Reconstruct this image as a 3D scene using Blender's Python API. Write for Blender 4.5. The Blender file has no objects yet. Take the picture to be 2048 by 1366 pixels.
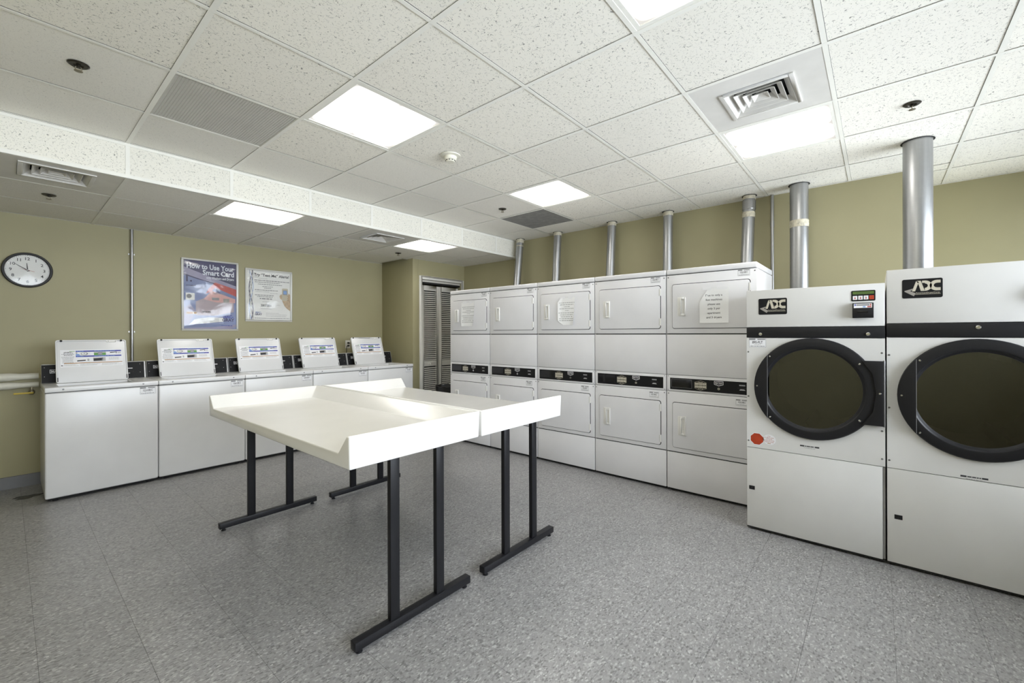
import bpy, bmesh, math, random
from mathutils import Matrix, Vector
random.seed(7)
sc = bpy.context.scene
COL = sc.collection
PI = math.pi

# ------------------------------------------------------------------ camera
FPX, CYPX, YAW, ROLL, HCAM = 860.9255, 667.4282, 0.7044, -0.0029, 1.3274
Fv = Vector((math.cos(YAW), math.sin(YAW), 0))
Rv = Vector((math.sin(YAW), -math.cos(YAW), 0))
Uv = Vector((0, 0, 1))
R2 = math.cos(ROLL) * Rv + math.sin(ROLL) * Uv
U2 = -math.sin(ROLL) * Rv + math.cos(ROLL) * Uv
cam_d = bpy.data.cameras.new('camera')
cam = bpy.data.objects.new('camera', cam_d)
COL.objects.link(cam)
cam_d.sensor_width = 36
cam_d.lens = FPX / 2048 * 36
cam_d.shift_y = (CYPX - 683) / 2048
cam_d.clip_start = 0.05
cam.matrix_world = Matrix(((R2.x, U2.x, -Fv.x, 0), (R2.y, U2.y, -Fv.y, 0), (R2.z, U2.z, -Fv.z, HCAM), (0, 0, 0, 1)))
sc.camera = cam

# ------------------------------------------------------------------ light, exposure
sc.view_settings.view_transform = 'Standard'
sc.view_settings.look = 'None'
sc.view_settings.gamma = 1
sc.view_settings.use_curve_mapping = False
sc.view_settings.exposure = 0.12
LAMP = 14.0            # ceiling panel radiance
WIN_W = 325           # daylight through the front window
world = bpy.data.worlds.new('world')
sc.world = world
world.use_nodes = True
world.node_tree.nodes['Background'].inputs[0].default_value = (0.75, 0.86, 1.0, 1)
world.node_tree.nodes['Background'].inputs[1].default_value = 1.0

# room numbers
XL, XR, XR2, YSTEP = -0.78, 4.99, 5.66, -0.24
YF, YB = -1.80, 6.10
CZ, SZ = 2.7095, 2.457
GX, GY, S = 1.2288, 2.1589, 0.656
YS = 4.12             # face of the dropped soffit
WX0, WX1, WZ0, WZ1 = -.55, 5.45, 0.95, 2.35   # window behind the camera

ld = bpy.data.lights.new('window_daylight', 'AREA')
ld.shape = 'RECTANGLE'
ld.size, ld.size_y = WX1 - WX0 - .1, WZ1 - WZ0 - .1
ld.energy = WIN_W
ld.color = (0.87, 0.92, 1.0)
lo = bpy.data.objects.new('window_daylight', ld)
COL.objects.link(lo)
lo.location = ((WX0 + WX1) / 2, YF - 0.16, (WZ0 + WZ1) / 2)
lo.rotation_euler = (PI / 2 + .13, 0, 0)   # shines towards +Y

sd = bpy.data.lights.new('sun', 'SUN')
sd.energy = 5.5
sd.angle = math.radians(.6)
sd.color = (1.0, .95, .86)
so = bpy.data.objects.new('sun', sd)
COL.objects.link(so)
so.location = (2.5, -6, 8)
so.rotation_euler = (math.radians(28), 0, math.radians(4))   # high sun, falls on the floor just inside the window

# ------------------------------------------------------------------ materials
MATS = {}
def nodes_of(m):
    nt = m.node_tree
    return nt, nt.nodes, nt.links, nt.nodes['Principled BSDF']
def pm(name, col, rough=.5, metal=0., var=.03, scale=6., bump=0., bscale=150., coat=0., spec=.5, aniso=None):
    """procedural material: colour broken up by noise, optional fine bump"""
    if name in MATS: return MATS[name]
    m = bpy.data.materials.new(name); m.use_nodes = True
    nt, N, L, b = nodes_of(m)
    tc = N.new('ShaderNodeTexCoord')
    n = N.new('ShaderNodeTexNoise'); n.inputs['Scale'].default_value = scale; n.inputs['Detail'].default_value = 4
    L.new(tc.outputs['Object'], n.inputs['Vector'])
    r = N.new('ShaderNodeValToRGB')
    r.color_ramp.elements[0].position = .3; r.color_ramp.elements[1].position = .7
    r.color_ramp.elements[0].color = tuple(max(0, c * (1 - var)) for c in col) + (1,)
    r.color_ramp.elements[1].color = tuple(min(1, c * (1 + var)) for c in col) + (1,)
    L.new(n.outputs['Fac'], r.inputs['Fac']); L.new(r.outputs['Color'], b.inputs['Base Color'])
    b.inputs['Roughness'].default_value = rough
    b.inputs['Metallic'].default_value = metal
    b.inputs['Coat Weight'].default_value = coat
    b.inputs['Coat Roughness'].default_value = .08
    b.inputs['Specular IOR Level'].default_value = spec
    if bump:
        n2 = N.new('ShaderNodeTexNoise'); n2.inputs['Scale'].default_value = bscale; n2.inputs['Detail'].default_value = 2
        L.new(tc.outputs['Object'], n2.inputs['Vector'])
        bp = N.new('ShaderNodeBump'); bp.inputs['Strength'].default_value = bump; bp.inputs['Distance'].default_value = .01
        L.new(n2.outputs['Fac'], bp.inputs['Height']); L.new(bp.outputs['Normal'], b.inputs['Normal'])
    MATS[name] = m
    return m

def world_pos(N):
    return N.new('ShaderNodeNewGeometry').outputs['Position']

def ceiling_mat(name, col, thr, fiss_scale, pin, dark):
    """mineral fibre tile: worm-like fissures and pinholes with relief"""
    m = bpy.data.materials.new(name); m.use_nodes = True
    nt, N, L, b = nodes_of(m)
    pos = world_pos(N)
    oi = N.new('ShaderNodeObjectInfo')
    add = N.new('ShaderNodeVectorMath'); add.operation = 'ADD'
    cmb = N.new('ShaderNodeCombineXYZ')
    mul = N.new('ShaderNodeMath'); mul.operation = 'MULTIPLY'; mul.inputs[1].default_value = 9.
    L.new(oi.outputs['Random'], mul.inputs[0])
    for k in range(3): L.new(mul.outputs[0], cmb.inputs[k])
    L.new(pos, add.inputs[0]); L.new(cmb.outputs[0], add.inputs[1])
    def noise(scale, det, dist=0.):
        n = N.new('ShaderNodeTexNoise'); n.inputs['Scale'].default_value = scale
        n.inputs['Detail'].default_value = det; n.inputs['Distortion'].default_value = dist
        L.new(add.outputs[0], n.inputs['Vector']); return n.outputs['Fac']
    def math2(op, a, bb):
        n = N.new('ShaderNodeMath'); n.operation = op
        for i, v in enumerate((a, bb)):
            if v is None: continue
            if isinstance(v, (int, float)): n.inputs[i].default_value = v
            else: L.new(v, n.inputs[i])
        return n.outputs[0]
    a = math2('ABSOLUTE', math2('SUBTRACT', noise(fiss_scale, 0, .6), .5), None)
    line = math2('LESS_THAN', a, thr)
    mask = math2('GREATER_THAN', noise(fiss_scale * 1.3, 0), .525)
    fis = math2('MULTIPLY', line, mask)
    vo = N.new('ShaderNodeTexVoronoi'); vo.inputs['Scale'].default_value = pin
    L.new(add.outputs[0], vo.inputs['Vector'])
    pins = math2('MULTIPLY', math2('LESS_THAN', vo.outputs['Distance'], .20), math2('GREATER_THAN', noise(pin * .6, 0), .56))
    holes = math2('MAXIMUM', fis, pins)
    mix = N.new('ShaderNodeMix'); mix.data_type = 'RGBA'
    mix.inputs[6].default_value = col + (1,)
    mix.inputs[7].default_value = tuple(c * dark for c in col) + (1,)
    L.new(holes, mix.inputs[0])
    hv = N.new('ShaderNodeHueSaturation')
    L.new(mix.outputs[2], hv.inputs['Color'])
    val = math2('ADD', math2('MULTIPLY', oi.outputs['Random'], .08), .96)
    L.new(val, hv.inputs['Value'])
    L.new(hv.outputs[0], b.inputs['Base Color'])
    b.inputs['Roughness'].default_value = .9
    bp = N.new('ShaderNodeBump'); bp.inputs['Strength'].default_value = .5; bp.inputs['Distance'].default_value = .004
    bp.invert = True
    L.new(holes, bp.inputs['Height']); L.new(bp.outputs['Normal'], b.inputs['Normal'])
    return m

def floor_mat(name):
    m = bpy.data.materials.new(name); m.use_nodes = True
    nt, N, L, b = nodes_of(m)
    pos = world_pos(N)
    mp = N.new('ShaderNodeMapping'); mp.inputs['Rotation'].default_value = (0, 0, .5); mp.inputs['Scale'].default_value = (1, 1.7, 1)
    L.new(pos, mp.inputs['Vector'])
    v = N.new('ShaderNodeTexVoronoi'); v.inputs['Scale'].default_value = 95
    n = N.new('ShaderNodeTexNoise'); n.inputs['Scale'].default_value = 60; n.inputs['Detail'].default_value = 3
    L.new(mp.outputs[0], v.inputs['Vector']); L.new(mp.outputs[0], n.inputs['Vector'])
    bw = N.new('ShaderNodeSeparateColor'); L.new(v.outputs['Color'], bw.inputs[0])
    r = N.new('ShaderNodeValToRGB'); e = r.color_ramp.elements
    e[0].position = 0; e[0].color = (.15, .148, .147, 1)
    e[1].position = 1; e[1].color = (.43, .425, .42, 1)
    for p, c in ((.10, .17), (.2, .235), (.45, .255), (.72, .275), (.88, .32)):
        q = e.new(p); q.color = (c, c * .985, c * .98, 1)
    L.new(bw.outputs[0], r.inputs['Fac'])
    mix = N.new('ShaderNodeMix'); mix.data_type = 'RGBA'; mix.blend_type = 'OVERLAY'; mix.inputs[0].default_value = .2
    L.new(r.outputs['Color'], mix.inputs[6]); L.new(n.outputs['Fac'], mix.inputs[7])
    oi = N.new('ShaderNodeObjectInfo')
    ma = N.new('ShaderNodeMath'); ma.operation = 'MULTIPLY_ADD'; ma.inputs[1].default_value = .05; ma.inputs[2].default_value = .975
    L.new(oi.outputs['Random'], ma.inputs[0])
    hv = N.new('ShaderNodeHueSaturation'); L.new(ma.outputs[0], hv.inputs['Value']); L.new(mix.outputs[2], hv.inputs['Color'])
    L.new(hv.outputs[0], b.inputs['Base Color'])
    n3 = N.new('ShaderNodeTexNoise'); n3.inputs['Scale'].default_value = 2.5; n3.inputs['Detail'].default_value = 5
    L.new(pos, n3.inputs['Vector'])
    rr = N.new('ShaderNodeMapRange'); rr.inputs['To Min'].default_value = .24; rr.inputs['To Max'].default_value = .42
    L.new(n3.outputs['Fac'], rr.inputs['Value']); L.new(rr.outputs[0], b.inputs['Roughness'])
    return m

def wall_mat(name, col):
    m = bpy.data.materials.new(name); m.use_nodes = True
    nt, N, L, b = nodes_of(m)
    pos = world_pos(N)
    n = N.new('ShaderNodeTexNoise'); n.inputs['Scale'].default_value = 1.4; n.inputs['Detail'].default_value = 5
    L.new(pos, n.inputs['Vector'])
    r = N.new('ShaderNodeValToRGB'); e = r.color_ramp.elements
    e[0].position = .3; e[0].color = tuple(c * .96 for c in col) + (1,)
    e[1].position = .7; e[1].color = tuple(c * 1.04 for c in col) + (1,)
    L.new(n.outputs['Fac'], r.inputs['Fac'])
    L.new(r.outputs['Color'], b.inputs['Base Color'])
    b.inputs['Roughness'].default_value = .55
    n2 = N.new('ShaderNodeTexNoise'); n2.inputs['Scale'].default_value = 220; n2.inputs['Detail'].default_value = 2
    L.new(pos, n2.inputs['Vector'])
    bp = N.new('ShaderNodeBump'); bp.inputs['Strength'].default_value = .12; bp.inputs['Distance'].default_value = .003
    L.new(n2.outputs['Fac'], bp.inputs['Height']); L.new(bp.outputs['Normal'], b.inputs['Normal'])
    return m

def galv_mat(name, col=(.43, .435, .44), rough=.34):
    """galvanised sheet: metal with crystalline spangle and vertical streaks"""
    m = bpy.data.materials.new(name); m.use_nodes = True
    nt, N, L, b = nodes_of(m)
    pos = world_pos(N)
    v = N.new('ShaderNodeTexVoronoi'); v.inputs['Scale'].default_value = 60
    L.new(pos, v.inputs['Vector'])
    sp = N.new('ShaderNodeSeparateColor'); L.new(v.outputs['Color'], sp.inputs[0])
    mp = N.new('ShaderNodeMapping'); mp.inputs['Scale'].default_value = (30, 30, 1.5)
    L.new(pos, mp.inputs['Vector'])
    n = N.new('ShaderNodeTexNoise'); n.inputs['Scale'].default_value = 1; n.inputs['Detail'].default_value = 5
    L.new(mp.outputs[0], n.inputs['Vector'])
    mx = N.new('ShaderNodeMath'); mx.operation = 'MULTIPLY_ADD'; mx.inputs[1].default_value = .05
    L.new(sp.outputs[0], mx.inputs[0]); L.new(n.outputs['Fac'], mx.inputs[2])
    r = N.new('ShaderNodeValToRGB'); e = r.color_ramp.elements
    e[0].position = .3; e[0].color = tuple(c * .82 for c in col) + (1,)
    e[1].position = .85; e[1].color = tuple(min(1, c * 1.12) for c in col) + (1,)
    L.new(mx.outputs[0], r.inputs['Fac']); L.new(r.outputs['Color'], b.inputs['Base Color'])
    b.inputs['Metallic'].default_value = .9
    rr = N.new('ShaderNodeMapRange'); rr.inputs['To Min'].default_value = rough - .02; rr.inputs['To Max'].default_value = rough + .05
    L.new(n.outputs['Fac'], rr.inputs['Value']); L.new(rr.outputs[0], b.inputs['Roughness'])
    return m

def dent_mat(name, col, rough, strength, scale):
    """enamelled sheet with the slow waviness of thin pressed steel"""
    m = bpy.data.materials.new(name); m.use_nodes = True
    nt, N, L, b = nodes_of(m)
    tc = N.new('ShaderNodeTexCoord'); oi = N.new('ShaderNodeObjectInfo')
    pos = world_pos(N)
    n = N.new('ShaderNodeTexNoise'); n.inputs['Scale'].default_value = scale; n.inputs['Detail'].default_value = 1
    L.new(pos, n.inputs['Vector'])
    n2 = N.new('ShaderNodeTexNoise'); n2.inputs['Scale'].default_value = 5; n2.inputs['Detail'].default_value = 6
    L.new(pos, n2.inputs['Vector'])
    r = N.new('ShaderNodeValToRGB'); e = r.color_ramp.elements
    e[0].position = .3; e[0].color = tuple(c * .975 for c in col) + (1,)
    e[1].position = .7; e[1].color = tuple(min(1, c * 1.02) for c in col) + (1,)
    L.new(n2.outputs['Fac'], r.inputs['Fac']); L.new(r.outputs['Color'], b.inputs['Base Color'])
    b.inputs['Roughness'].default_value = rough
    bp = N.new('ShaderNodeBump'); bp.inputs['Strength'].default_value = strength; bp.inputs['Distance'].default_value = .05
    L.new(n.outputs['Fac'], bp.inputs['Height']); L.new(bp.outputs['Normal'], b.inputs['Normal'])
    return m

def lamp_mat(name, strength):
    """prismatic diffuser over two tubes running along Y: brighter over the tubes"""
    m = bpy.data.materials.new(name); m.use_nodes = True
    nt = m.node_tree; N = nt.nodes; L = nt.links
    N.clear()
    out = N.new('ShaderNodeOutputMaterial'); em = N.new('ShaderNodeEmission')
    tc = N.new('ShaderNodeTexCoord'); sp = N.new('ShaderNodeSeparateXYZ')
    L.new(tc.outputs['Object'], sp.inputs[0])
    def mth(op, a, c=None):
        n = N.new('ShaderNodeMath'); n.operation = op
        for i, v in enumerate((a, c)):
            if v is None: continue
            if isinstance(v, (int, float)): n.inputs[i].default_value = v
            else: L.new(v, n.inputs[i])
        return n.outputs[0]
    ax = mth('ABSOLUTE', sp.outputs[0])
    d = mth('ABSOLUTE', mth('SUBTRACT', ax, .14))
    band = mth('SUBTRACT', 1.0, mth('MULTIPLY', mth('POWER', mth('MINIMUM', mth('DIVIDE', d, .155), 1.0), 1.5), .93))
    ay = mth('ABSOLUTE', sp.outputs[1])
    endf = mth('SUBTRACT', 1.0, mth('MULTIPLY', mth('MINIMUM', mth('MAXIMUM', mth('DIVIDE', mth('SUBTRACT', ay, .20), .095), 0.0), 1.0), .9))
    band = mth('MAXIMUM', mth('MULTIPLY', band, endf), .055); endf = 1.0
    s = mth('MULTIPLY', mth('MULTIPLY', band, endf), strength)
    L.new(s, em.inputs['Strength'])
    em.inputs['Color'].default_value = (1.0, .97, .91, 1)
    L.new(em.outputs[0], out.inputs[0])
    return m

def film_mat(name, gloss, bump, scale):
    """clear plastic cover, wrinkled"""
    m = bpy.data.materials.new(name); m.use_nodes = True
    nt = m.node_tree; N = nt.nodes; L = nt.links; N.clear()
    out = N.new('ShaderNodeOutputMaterial')
    t = N.new('ShaderNodeBsdfTransparent'); g = N.new('ShaderNodeBsdfGlossy'); g.inputs['Roughness'].default_value = .06
    mx = N.new('ShaderNodeMixShader'); mx.inputs[0].default_value = gloss
    L.new(t.outputs[0], mx.inputs[1]); L.new(g.outputs[0], mx.inputs[2]); L.new(mx.outputs[0], out.inputs[0])
    pos = world_pos(N)
    n = N.new('ShaderNodeTexNoise'); n.inputs['Scale'].default_value = scale; n.inputs['Detail'].default_value = 2; n.inputs['Distortion'].default_value = 1.2
    L.new(pos, n.inputs['Vector'])
    bp = N.new('ShaderNodeBump'); bp.inputs['Strength'].default_value = bump; bp.inputs['Distance'].default_value = .05
    L.new(n.outputs['Fac'], bp.inputs['Height']); L.new(bp.outputs['Normal'], g.inputs['Normal'])
    return m

def glass_mat(name, tint, gloss):
    m = bpy.data.materials.new(name); m.use_nodes = True
    nt = m.node_tree; N = nt.nodes; L = nt.links; N.clear()
    out = N.new('ShaderNodeOutputMaterial')
    t = N.new('ShaderNodeBsdfTransparent'); t.inputs[0].default_value = tint + (1,)
    g = N.new('ShaderNodeBsdfGlossy'); g.inputs['Roughness'].default_value = .02
    fr = N.new('ShaderNodeFresnel'); fr.inputs['IOR'].default_value = 1.5
    ad = N.new('ShaderNodeMath'); ad.operation = 'ADD'; ad.inputs[1].default_value = gloss
    L.new(fr.outputs[0], ad.inputs[0])
    mx = N.new('ShaderNodeMixShader'); L.new(ad.outputs[0], mx.inputs[0])
    L.new(t.outputs[0], mx.inputs[1]); L.new(g.outputs[0], mx.inputs[2]); L.new(mx.outputs[0], out.inputs[0])
    return m

M = dict(
    wall=wall_mat('olive_wall_paint', (.375, .345, .205)),
    tile_a=ceiling_mat('ceiling_tile_fissured', (.90, .875, .80), .016, 52., 150., .36),
    tile_c=ceiling_mat('ceiling_tile_soffit', (.86, .84, .76), .020, 70., 170., .42),
    tile_b=ceiling_mat('ceiling_tile_fine', (.88, .86, .80), .012, 90., 210., .60),
    tee=pm('ceiling_tee_white', (.88, .87, .81), .45, var=.03),
    slab=pm('plenum_dark', (.05, .05, .05), .9),
    floor=floor_mat('vinyl_tile_grey_fleck'),
    grout=pm('floor_joint_dark', (.06, .06, .06), .8),
    base=pm('vinyl_cove_base_grey', (.17, .17, .175), .45, var=.08),
    enamel=dent_mat('dryer_white_enamel', (.75, .745, .76), .27, .03, 2.2),
    washer=dent_mat('washer_white_enamel', (.71, .71, .71), .26, .08, 3.4),
    adc=dent_mat('tumbler_cream_enamel', (.69, .685, .67), .36, .03, 2.0),
    dark=pm('seam_black', (.012, .012, .012), .8),
    black=pm('black_plastic', (.012, .012, .014), .42, bump=.05, bscale=400, spec=.3),
    blackm=pm('black_satin_metal', (.012, .012, .014), .36, bump=.04, bscale=300, spec=.25),
    blackg=pm('black_gloss_window', (.010, .010, .012), .08),
    panelblk=pm('console_black_print', (.010, .010, .011), .5, spec=.2),
    wplast=pm('white_plastic', (.80, .79, .76), .3),
    cplast=pm('cream_plastic', (.76, .74, .64), .4),
    chrome=pm('chrome', (.72, .72, .72), .18, 1.),
    screw=pm('screw_zinc', (.22, .22, .22), .4, .8),
    steel=pm('drum_steel', (.30, .30, .29), .35, .85, var=.1),
    gelcoat=pm('white_gelcoat', (.80, .79, .76), .2, var=.015, coat=.0),
    galv=galv_mat('galvanised_duct'),
    emt=galv_mat('conduit_zinc', (.42, .42, .42), .33),
    tape=pm('foil_tape_cream', (.62, .58, .46), .4, var=.25, scale=30, bump=.5, bscale=60),
    pipe=pm('painted_pipe_insulation', (.60, .585, .50), .5, var=.05),
    brass=pm('valve_brass', (.30, .27, .20), .4, .8),
    yellow=pm('yellow_lever', (.66, .50, .08), .5),
    doorp=pm('closet_door_paint', (.60, .585, .55), .45),
    trim=pm('door_trim_white', (.74, .73, .69), .4),
    bin=pm('bin_black_plastic', (.015, .015, .016), .35, bump=.2, bscale=40),
    bronze=pm('sprinkler_bronze', (.045, .04, .03), .35, .7),
    grille=pm('grille_cream', (.60, .58, .52), .5),
    grilld=pm('grille_dusty_grey', (.27, .262, .245), .7, var=.15, scale=14),
    vent=pm('diffuser_white', (.72, .705, .67), .4, var=.05),
    paper=pm('white_paper', (.86, .86, .86), .7, var=.02),
    stick=pm('white_sticker', (.82, .82, .84), .5, var=.01),
    ink=pm('ink_black', (.03, .03, .035), .6),
    inkg=pm('ink_grey', (.26, .26, .27), .6),
    inkl=pm('ink_light_grey', (.46, .46, .46), .6),
    blue=pm('print_blue', (.045, .06, .36), .45),
    lblue=pm('print_light_blue', (.22, .36, .66), .45),
    green=pm('print_green', (.12, .33, .07), .45),
    lcd=pm('lcd_green', (.10, .17, .04), .3),
    orange=pm('print_orange', (.42, .20, .03), .45),
    red=pm('print_red', (.50, .055, .03), .4),
    stop=pm('sticker_red_orange', (.42, .045, .012), .45, var=.12, scale=30),
    cream=pm('logo_cream', (.56, .52, .42), .4),
    greym=pm('logo_grey', (.30, .28, .25), .4),
    frame=pm('poster_frame_silver', (.62, .615, .58), .35, .1),
    pbg=pm('poster_indigo', (.055, .05, .12), .5, var=.3, scale=3),
    pbg2=pm('poster_periwinkle', (.20, .24, .42), .5, var=.18, scale=3),
    pbg3=pm('poster_mauve', (.30, .28, .40), .5, var=.18, scale=4),
    pbg4=pm('poster_rose_grey', (.42, .35, .38), .5, var=.12, scale=4),
    pred=pm('poster_red_card', (.45, .08, .07), .5, var=.1, scale=6),
    ppink=pm('poster_pink_card', (.62, .36, .34), .5, var=.1, scale=6),
    pwhite=pm('poster_white', (.78, .78, .76), .5, var=.04),
    plet=pm('poster_lettering', (.70, .73, .80), .5),
    skin=pm('print_skin_tone', (.50, .38, .26), .6, var=.2, scale=30),
    phone=pm('print_phone', (.52, .48, .38), .5),
    film=film_mat('poster_cover_wrinkled', .055, .08, 3.),
    film2=film_mat('poster_cover_flat', .03, .03, 3.),
    cglass=film_mat('clock_glass', .03, .0, 2.),
    dglass=glass_mat('tumbler_door_glass', (.52, .52, .50), .085),
    lamp=lamp_mat('lamp_diffuser', LAMP),
    pane=glass_mat('window_pane', (.96, .97, .97), .0),
    stain=pm('floor_stain', (.02, .019, .016), .25, var=.4, scale=20),
)

# ------------------------------------------------------------------ mesh builder
_TEXT = {}
def text_geo(s, bold=0.):
    key = (s, bold)
    if key not in _TEXT:
        cu = bpy.data.curves.new('t', 'FONT'); cu.body = s; cu.size = 1; cu.offset = bold; cu.resolution_u = 2
        ob = bpy.data.objects.new('t', cu); COL.objects.link(ob)
        dg = bpy.context.evaluated_depsgraph_get()
        me = bpy.data.meshes.new_from_object(ob.evaluated_get(dg))
        vs = [(v.co.x, v.co.y) for v in me.vertices]; fs = [tuple(p.vertices) for p in me.polygons]
        bpy.data.objects.remove(ob); bpy.data.curves.remove(cu); bpy.data.meshes.remove(me)
        if not vs: vs = [(0, 0)]
        x0 = min(v[0] for v in vs); x1 = max(v[0] for v in vs); y0 = min(v[1] for v in vs); y1 = max(v[1] for v in vs)
        _TEXT[key] = (vs, fs, x0, x1, y0, y1)
    return _TEXT[key]

def rrect(x0, x1, z0, z1, r, n=5):
    P = []
    for cx, cz, a in ((x1 - r, z0 + r, -PI / 2), (x1 - r, z1 - r, 0), (x0 + r, z1 - r, PI / 2), (x0 + r, z0 + r, PI)):
        for k in range(n + 1):
            t = a + k / n * PI / 2
            P.append((cx + r * math.cos(t), cz + r * math.sin(t)))
    return P

class MB:
    def __init__(s): s.v = []; s.f = []; s.mi = []; s.mats = []
    def m(s, mat):
        mat = M[mat] if isinstance(mat, str) else mat
        if mat not in s.mats: s.mats.append(mat)
        return s.mats.index(mat)
    def add(s, vs, fs, mat):
        o = len(s.v); s.v += [tuple(v) for v in vs]; k = s.m(mat)
        for f in fs: s.f.append(tuple(o + i for i in f)); s.mi.append(k)
        return s
    def box(s, x0, x1, y0, y1, z0, z1, mat):
        vs = [(x, y, z) for z in (z0, z1) for y in (y0, y1) for x in (x0, x1)]
        return s.add(vs, [(0, 2, 3, 1), (4, 5, 7, 6), (0, 1, 5, 4), (2, 6, 7, 3), (0, 4, 6, 2), (1, 3, 7, 5)], mat)
    def prism(s, P, y0, y1, mat):
        """outline P in x-z, counter-clockwise seen from -y, from y0 (front) to y1"""
        n = len(P)
        vs = [(x, y0, z) for x, z in P] + [(x, y1, z) for x, z in P]
        fs = [tuple(range(n)), tuple(range(2 * n - 1, n - 1, -1))] + [(i, i + n, (i + 1) % n + n, (i + 1) % n) for i in range(n)]
        return s.add(vs, fs, mat)
    def xprism(s, P, x0, x1, mat):
        """outline P in y-z swept along x"""
        n = len(P)
        vs = [(x0, y, z) for y, z in P] + [(x1, y, z) for y, z in P]
        fs = [tuple(range(n - 1, -1, -1)), tuple(range(n, 2 * n))] + [(i, (i + 1) % n, (i + 1) % n + n, i + n) for i in range(n)]
        return s.add(vs, fs, mat)
    def flat(s, P, y, mat):
        return s.add([(x, y, z) for x, z in P], [tuple(range(len(P)))], mat)
    def q(s, x0, x1, z0, z1, y, mat):
        return s.flat(((x0, z0), (x1, z0), (x1, z1), (x0, z1)), y, mat)
    def disc(s, cx, cz, r, y, mat, n=24, rz=None):
        return s.flat([(cx + r * math.cos(2 * PI * k / n), cz + (rz or r) * math.sin(2 * PI * k / n)) for k in range(n)], y, mat)
    def ring(s, cx, cz, r0, r1, y, mat, a0=0, a1=2 * PI, n=24, sx=1.):
        vs = []; fs = []
        for k in range(n + 1):
            a = a0 + (a1 - a0) * k / n
            for r in (r0, r1): vs.append((cx + sx * r * math.cos(a), y, cz + r * math.sin(a)))
        for k in range(n): fs.append((2 * k, 2 * k + 1, 2 * k + 3, 2 * k + 2) if sx > 0 else (2 * k, 2 * k + 2, 2 * k + 3, 2 * k + 1))
        return s.add(vs, fs, mat)
    def cyl(s, p0, p1, r, mat, n=16, r2=None):
        return s.tube([p0, p1], [r, r if r2 is None else r2], mat, n)
    def tube(s, pts, r, mat, n=12):
        pts = [Vector(p) for p in pts]
        rs = r if isinstance(r, (list, tuple)) else [r] * len(pts)
        vs = []; fs = []; ref = None
        for i, p in enumerate(pts):
            d = (pts[min(i + 1, len(pts) - 1)] - pts[max(i - 1, 0)]).normalized()
            if ref is None: ref = Vector((1, 0, 0)) if abs(d.x) < .9 else Vector((0, 1, 0))
            a = (ref - d * ref.dot(d)).normalized(); b = d.cross(a); ref = a
            for k in range(n):
                t = 2 * PI * k / n
                vs.append(p + rs[i] * (math.cos(t) * a + math.sin(t) * b))
        for i in range(len(pts) - 1):
            for k in range(n):
                fs.append((i * n + k, i * n + (k + 1) % n, (i + 1) * n + (k + 1) % n, (i + 1) * n + k))
        fs.append(tuple(range(n - 1, -1, -1))); fs.append(tuple(range((len(pts) - 1) * n, len(pts) * n)))
        return s.add(vs, fs, mat)
    def lathe(s, prof, mat, n=32, c=(0, 0, 0), axis='z'):
        """prof: (radius, height); axis z up, or 'y' (height towards -y)"""
        vs = []; fs = []
        for r, h in prof:
            for k in range(n):
                t = 2 * PI * k / n
                if axis == 'z': vs.append((c[0] + r * math.cos(t), c[1] + r * math.sin(t), c[2] + h))
                else: vs.append((c[0] + r * math.cos(t), c[1] - h, c[2] + r * math.sin(t)))
        for i in range(len(prof) - 1):
            for k in range(n):
                fs.append((i * n + k, i * n + (k + 1) % n, (i + 1) * n + (k + 1) % n, (i + 1) * n + k))
        if prof[0][0] < 1e-6 or True:
            pass
        return s.add(vs, fs, mat)
    def text(s, t, x, z, h, y, mat, align='C', bold=0., width=None, shear=0., caps=True):
        """flat lettering in the x-z plane; h = letter height (cap height ~.69 em)"""
        vs, fs, x0, x1, y0, y1 = text_geo(t, bold)
        k = h / .69; kx = k
        if width: kx = width / (x1 - x0)
        ox = x - (x0 + x1) / 2 * kx if align == 'C' else (x - x0 * kx if align == 'L' else x - x1 * kx)
        return s.add([(ox + vx * kx + shear * vy * k, y, z + vy * k) for vx, vy in vs], fs, mat)
    def words(s, x0, x1, z, h, y, mat, rnd, align='C', fill=1.):
        """a line of print too small to read: word-sized dashes"""
        L = []; x = 0; W = (x1 - x0) * fill
        while x < W:
            w = h * rnd.choice((1.2, 2., 2.8, 3.6)); w = min(w, W - x); L.append((x, x + w)); x += w + h * .6
        off = x0 if align == 'L' else x0 + (x1 - x0 - W) / 2
        for a, b in L: s.q(off + a, off + b, z, z + h, y, mat)
        return s
    def build(s, name, parent=None, bevel=0., seg=2, smooth=30, loc=None, rot=None, kind=None, label=None):
        me = bpy.data.meshes.new(name)
        me.from_pydata(s.v, [], s.f)
        for mt in s.mats: me.materials.append(mt)
        for p, k in zip(me.polygons, s.mi): p.material_index = k
        if bevel:
            bm = bmesh.new(); bm.from_mesh(me)
            bmesh.ops.remove_doubles(bm, verts=bm.verts, dist=1e-6)
            es = [e for e in bm.edges if len(e.link_faces) == 2 and e.calc_face_angle(0) > .4]
            bmesh.ops.bevel(bm, geom=es, offset=bevel, segments=seg, profile=.5, affect='EDGES', clamp_overlap=True)
            bm.to_mesh(me); bm.free()
        if smooth:
            for p in me.polygons: p.use_smooth = True
            me.set_sharp_from_angle(angle=math.radians(smooth))
        me.update()
        return link(name, me, parent, loc, rot, kind, label)

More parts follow.
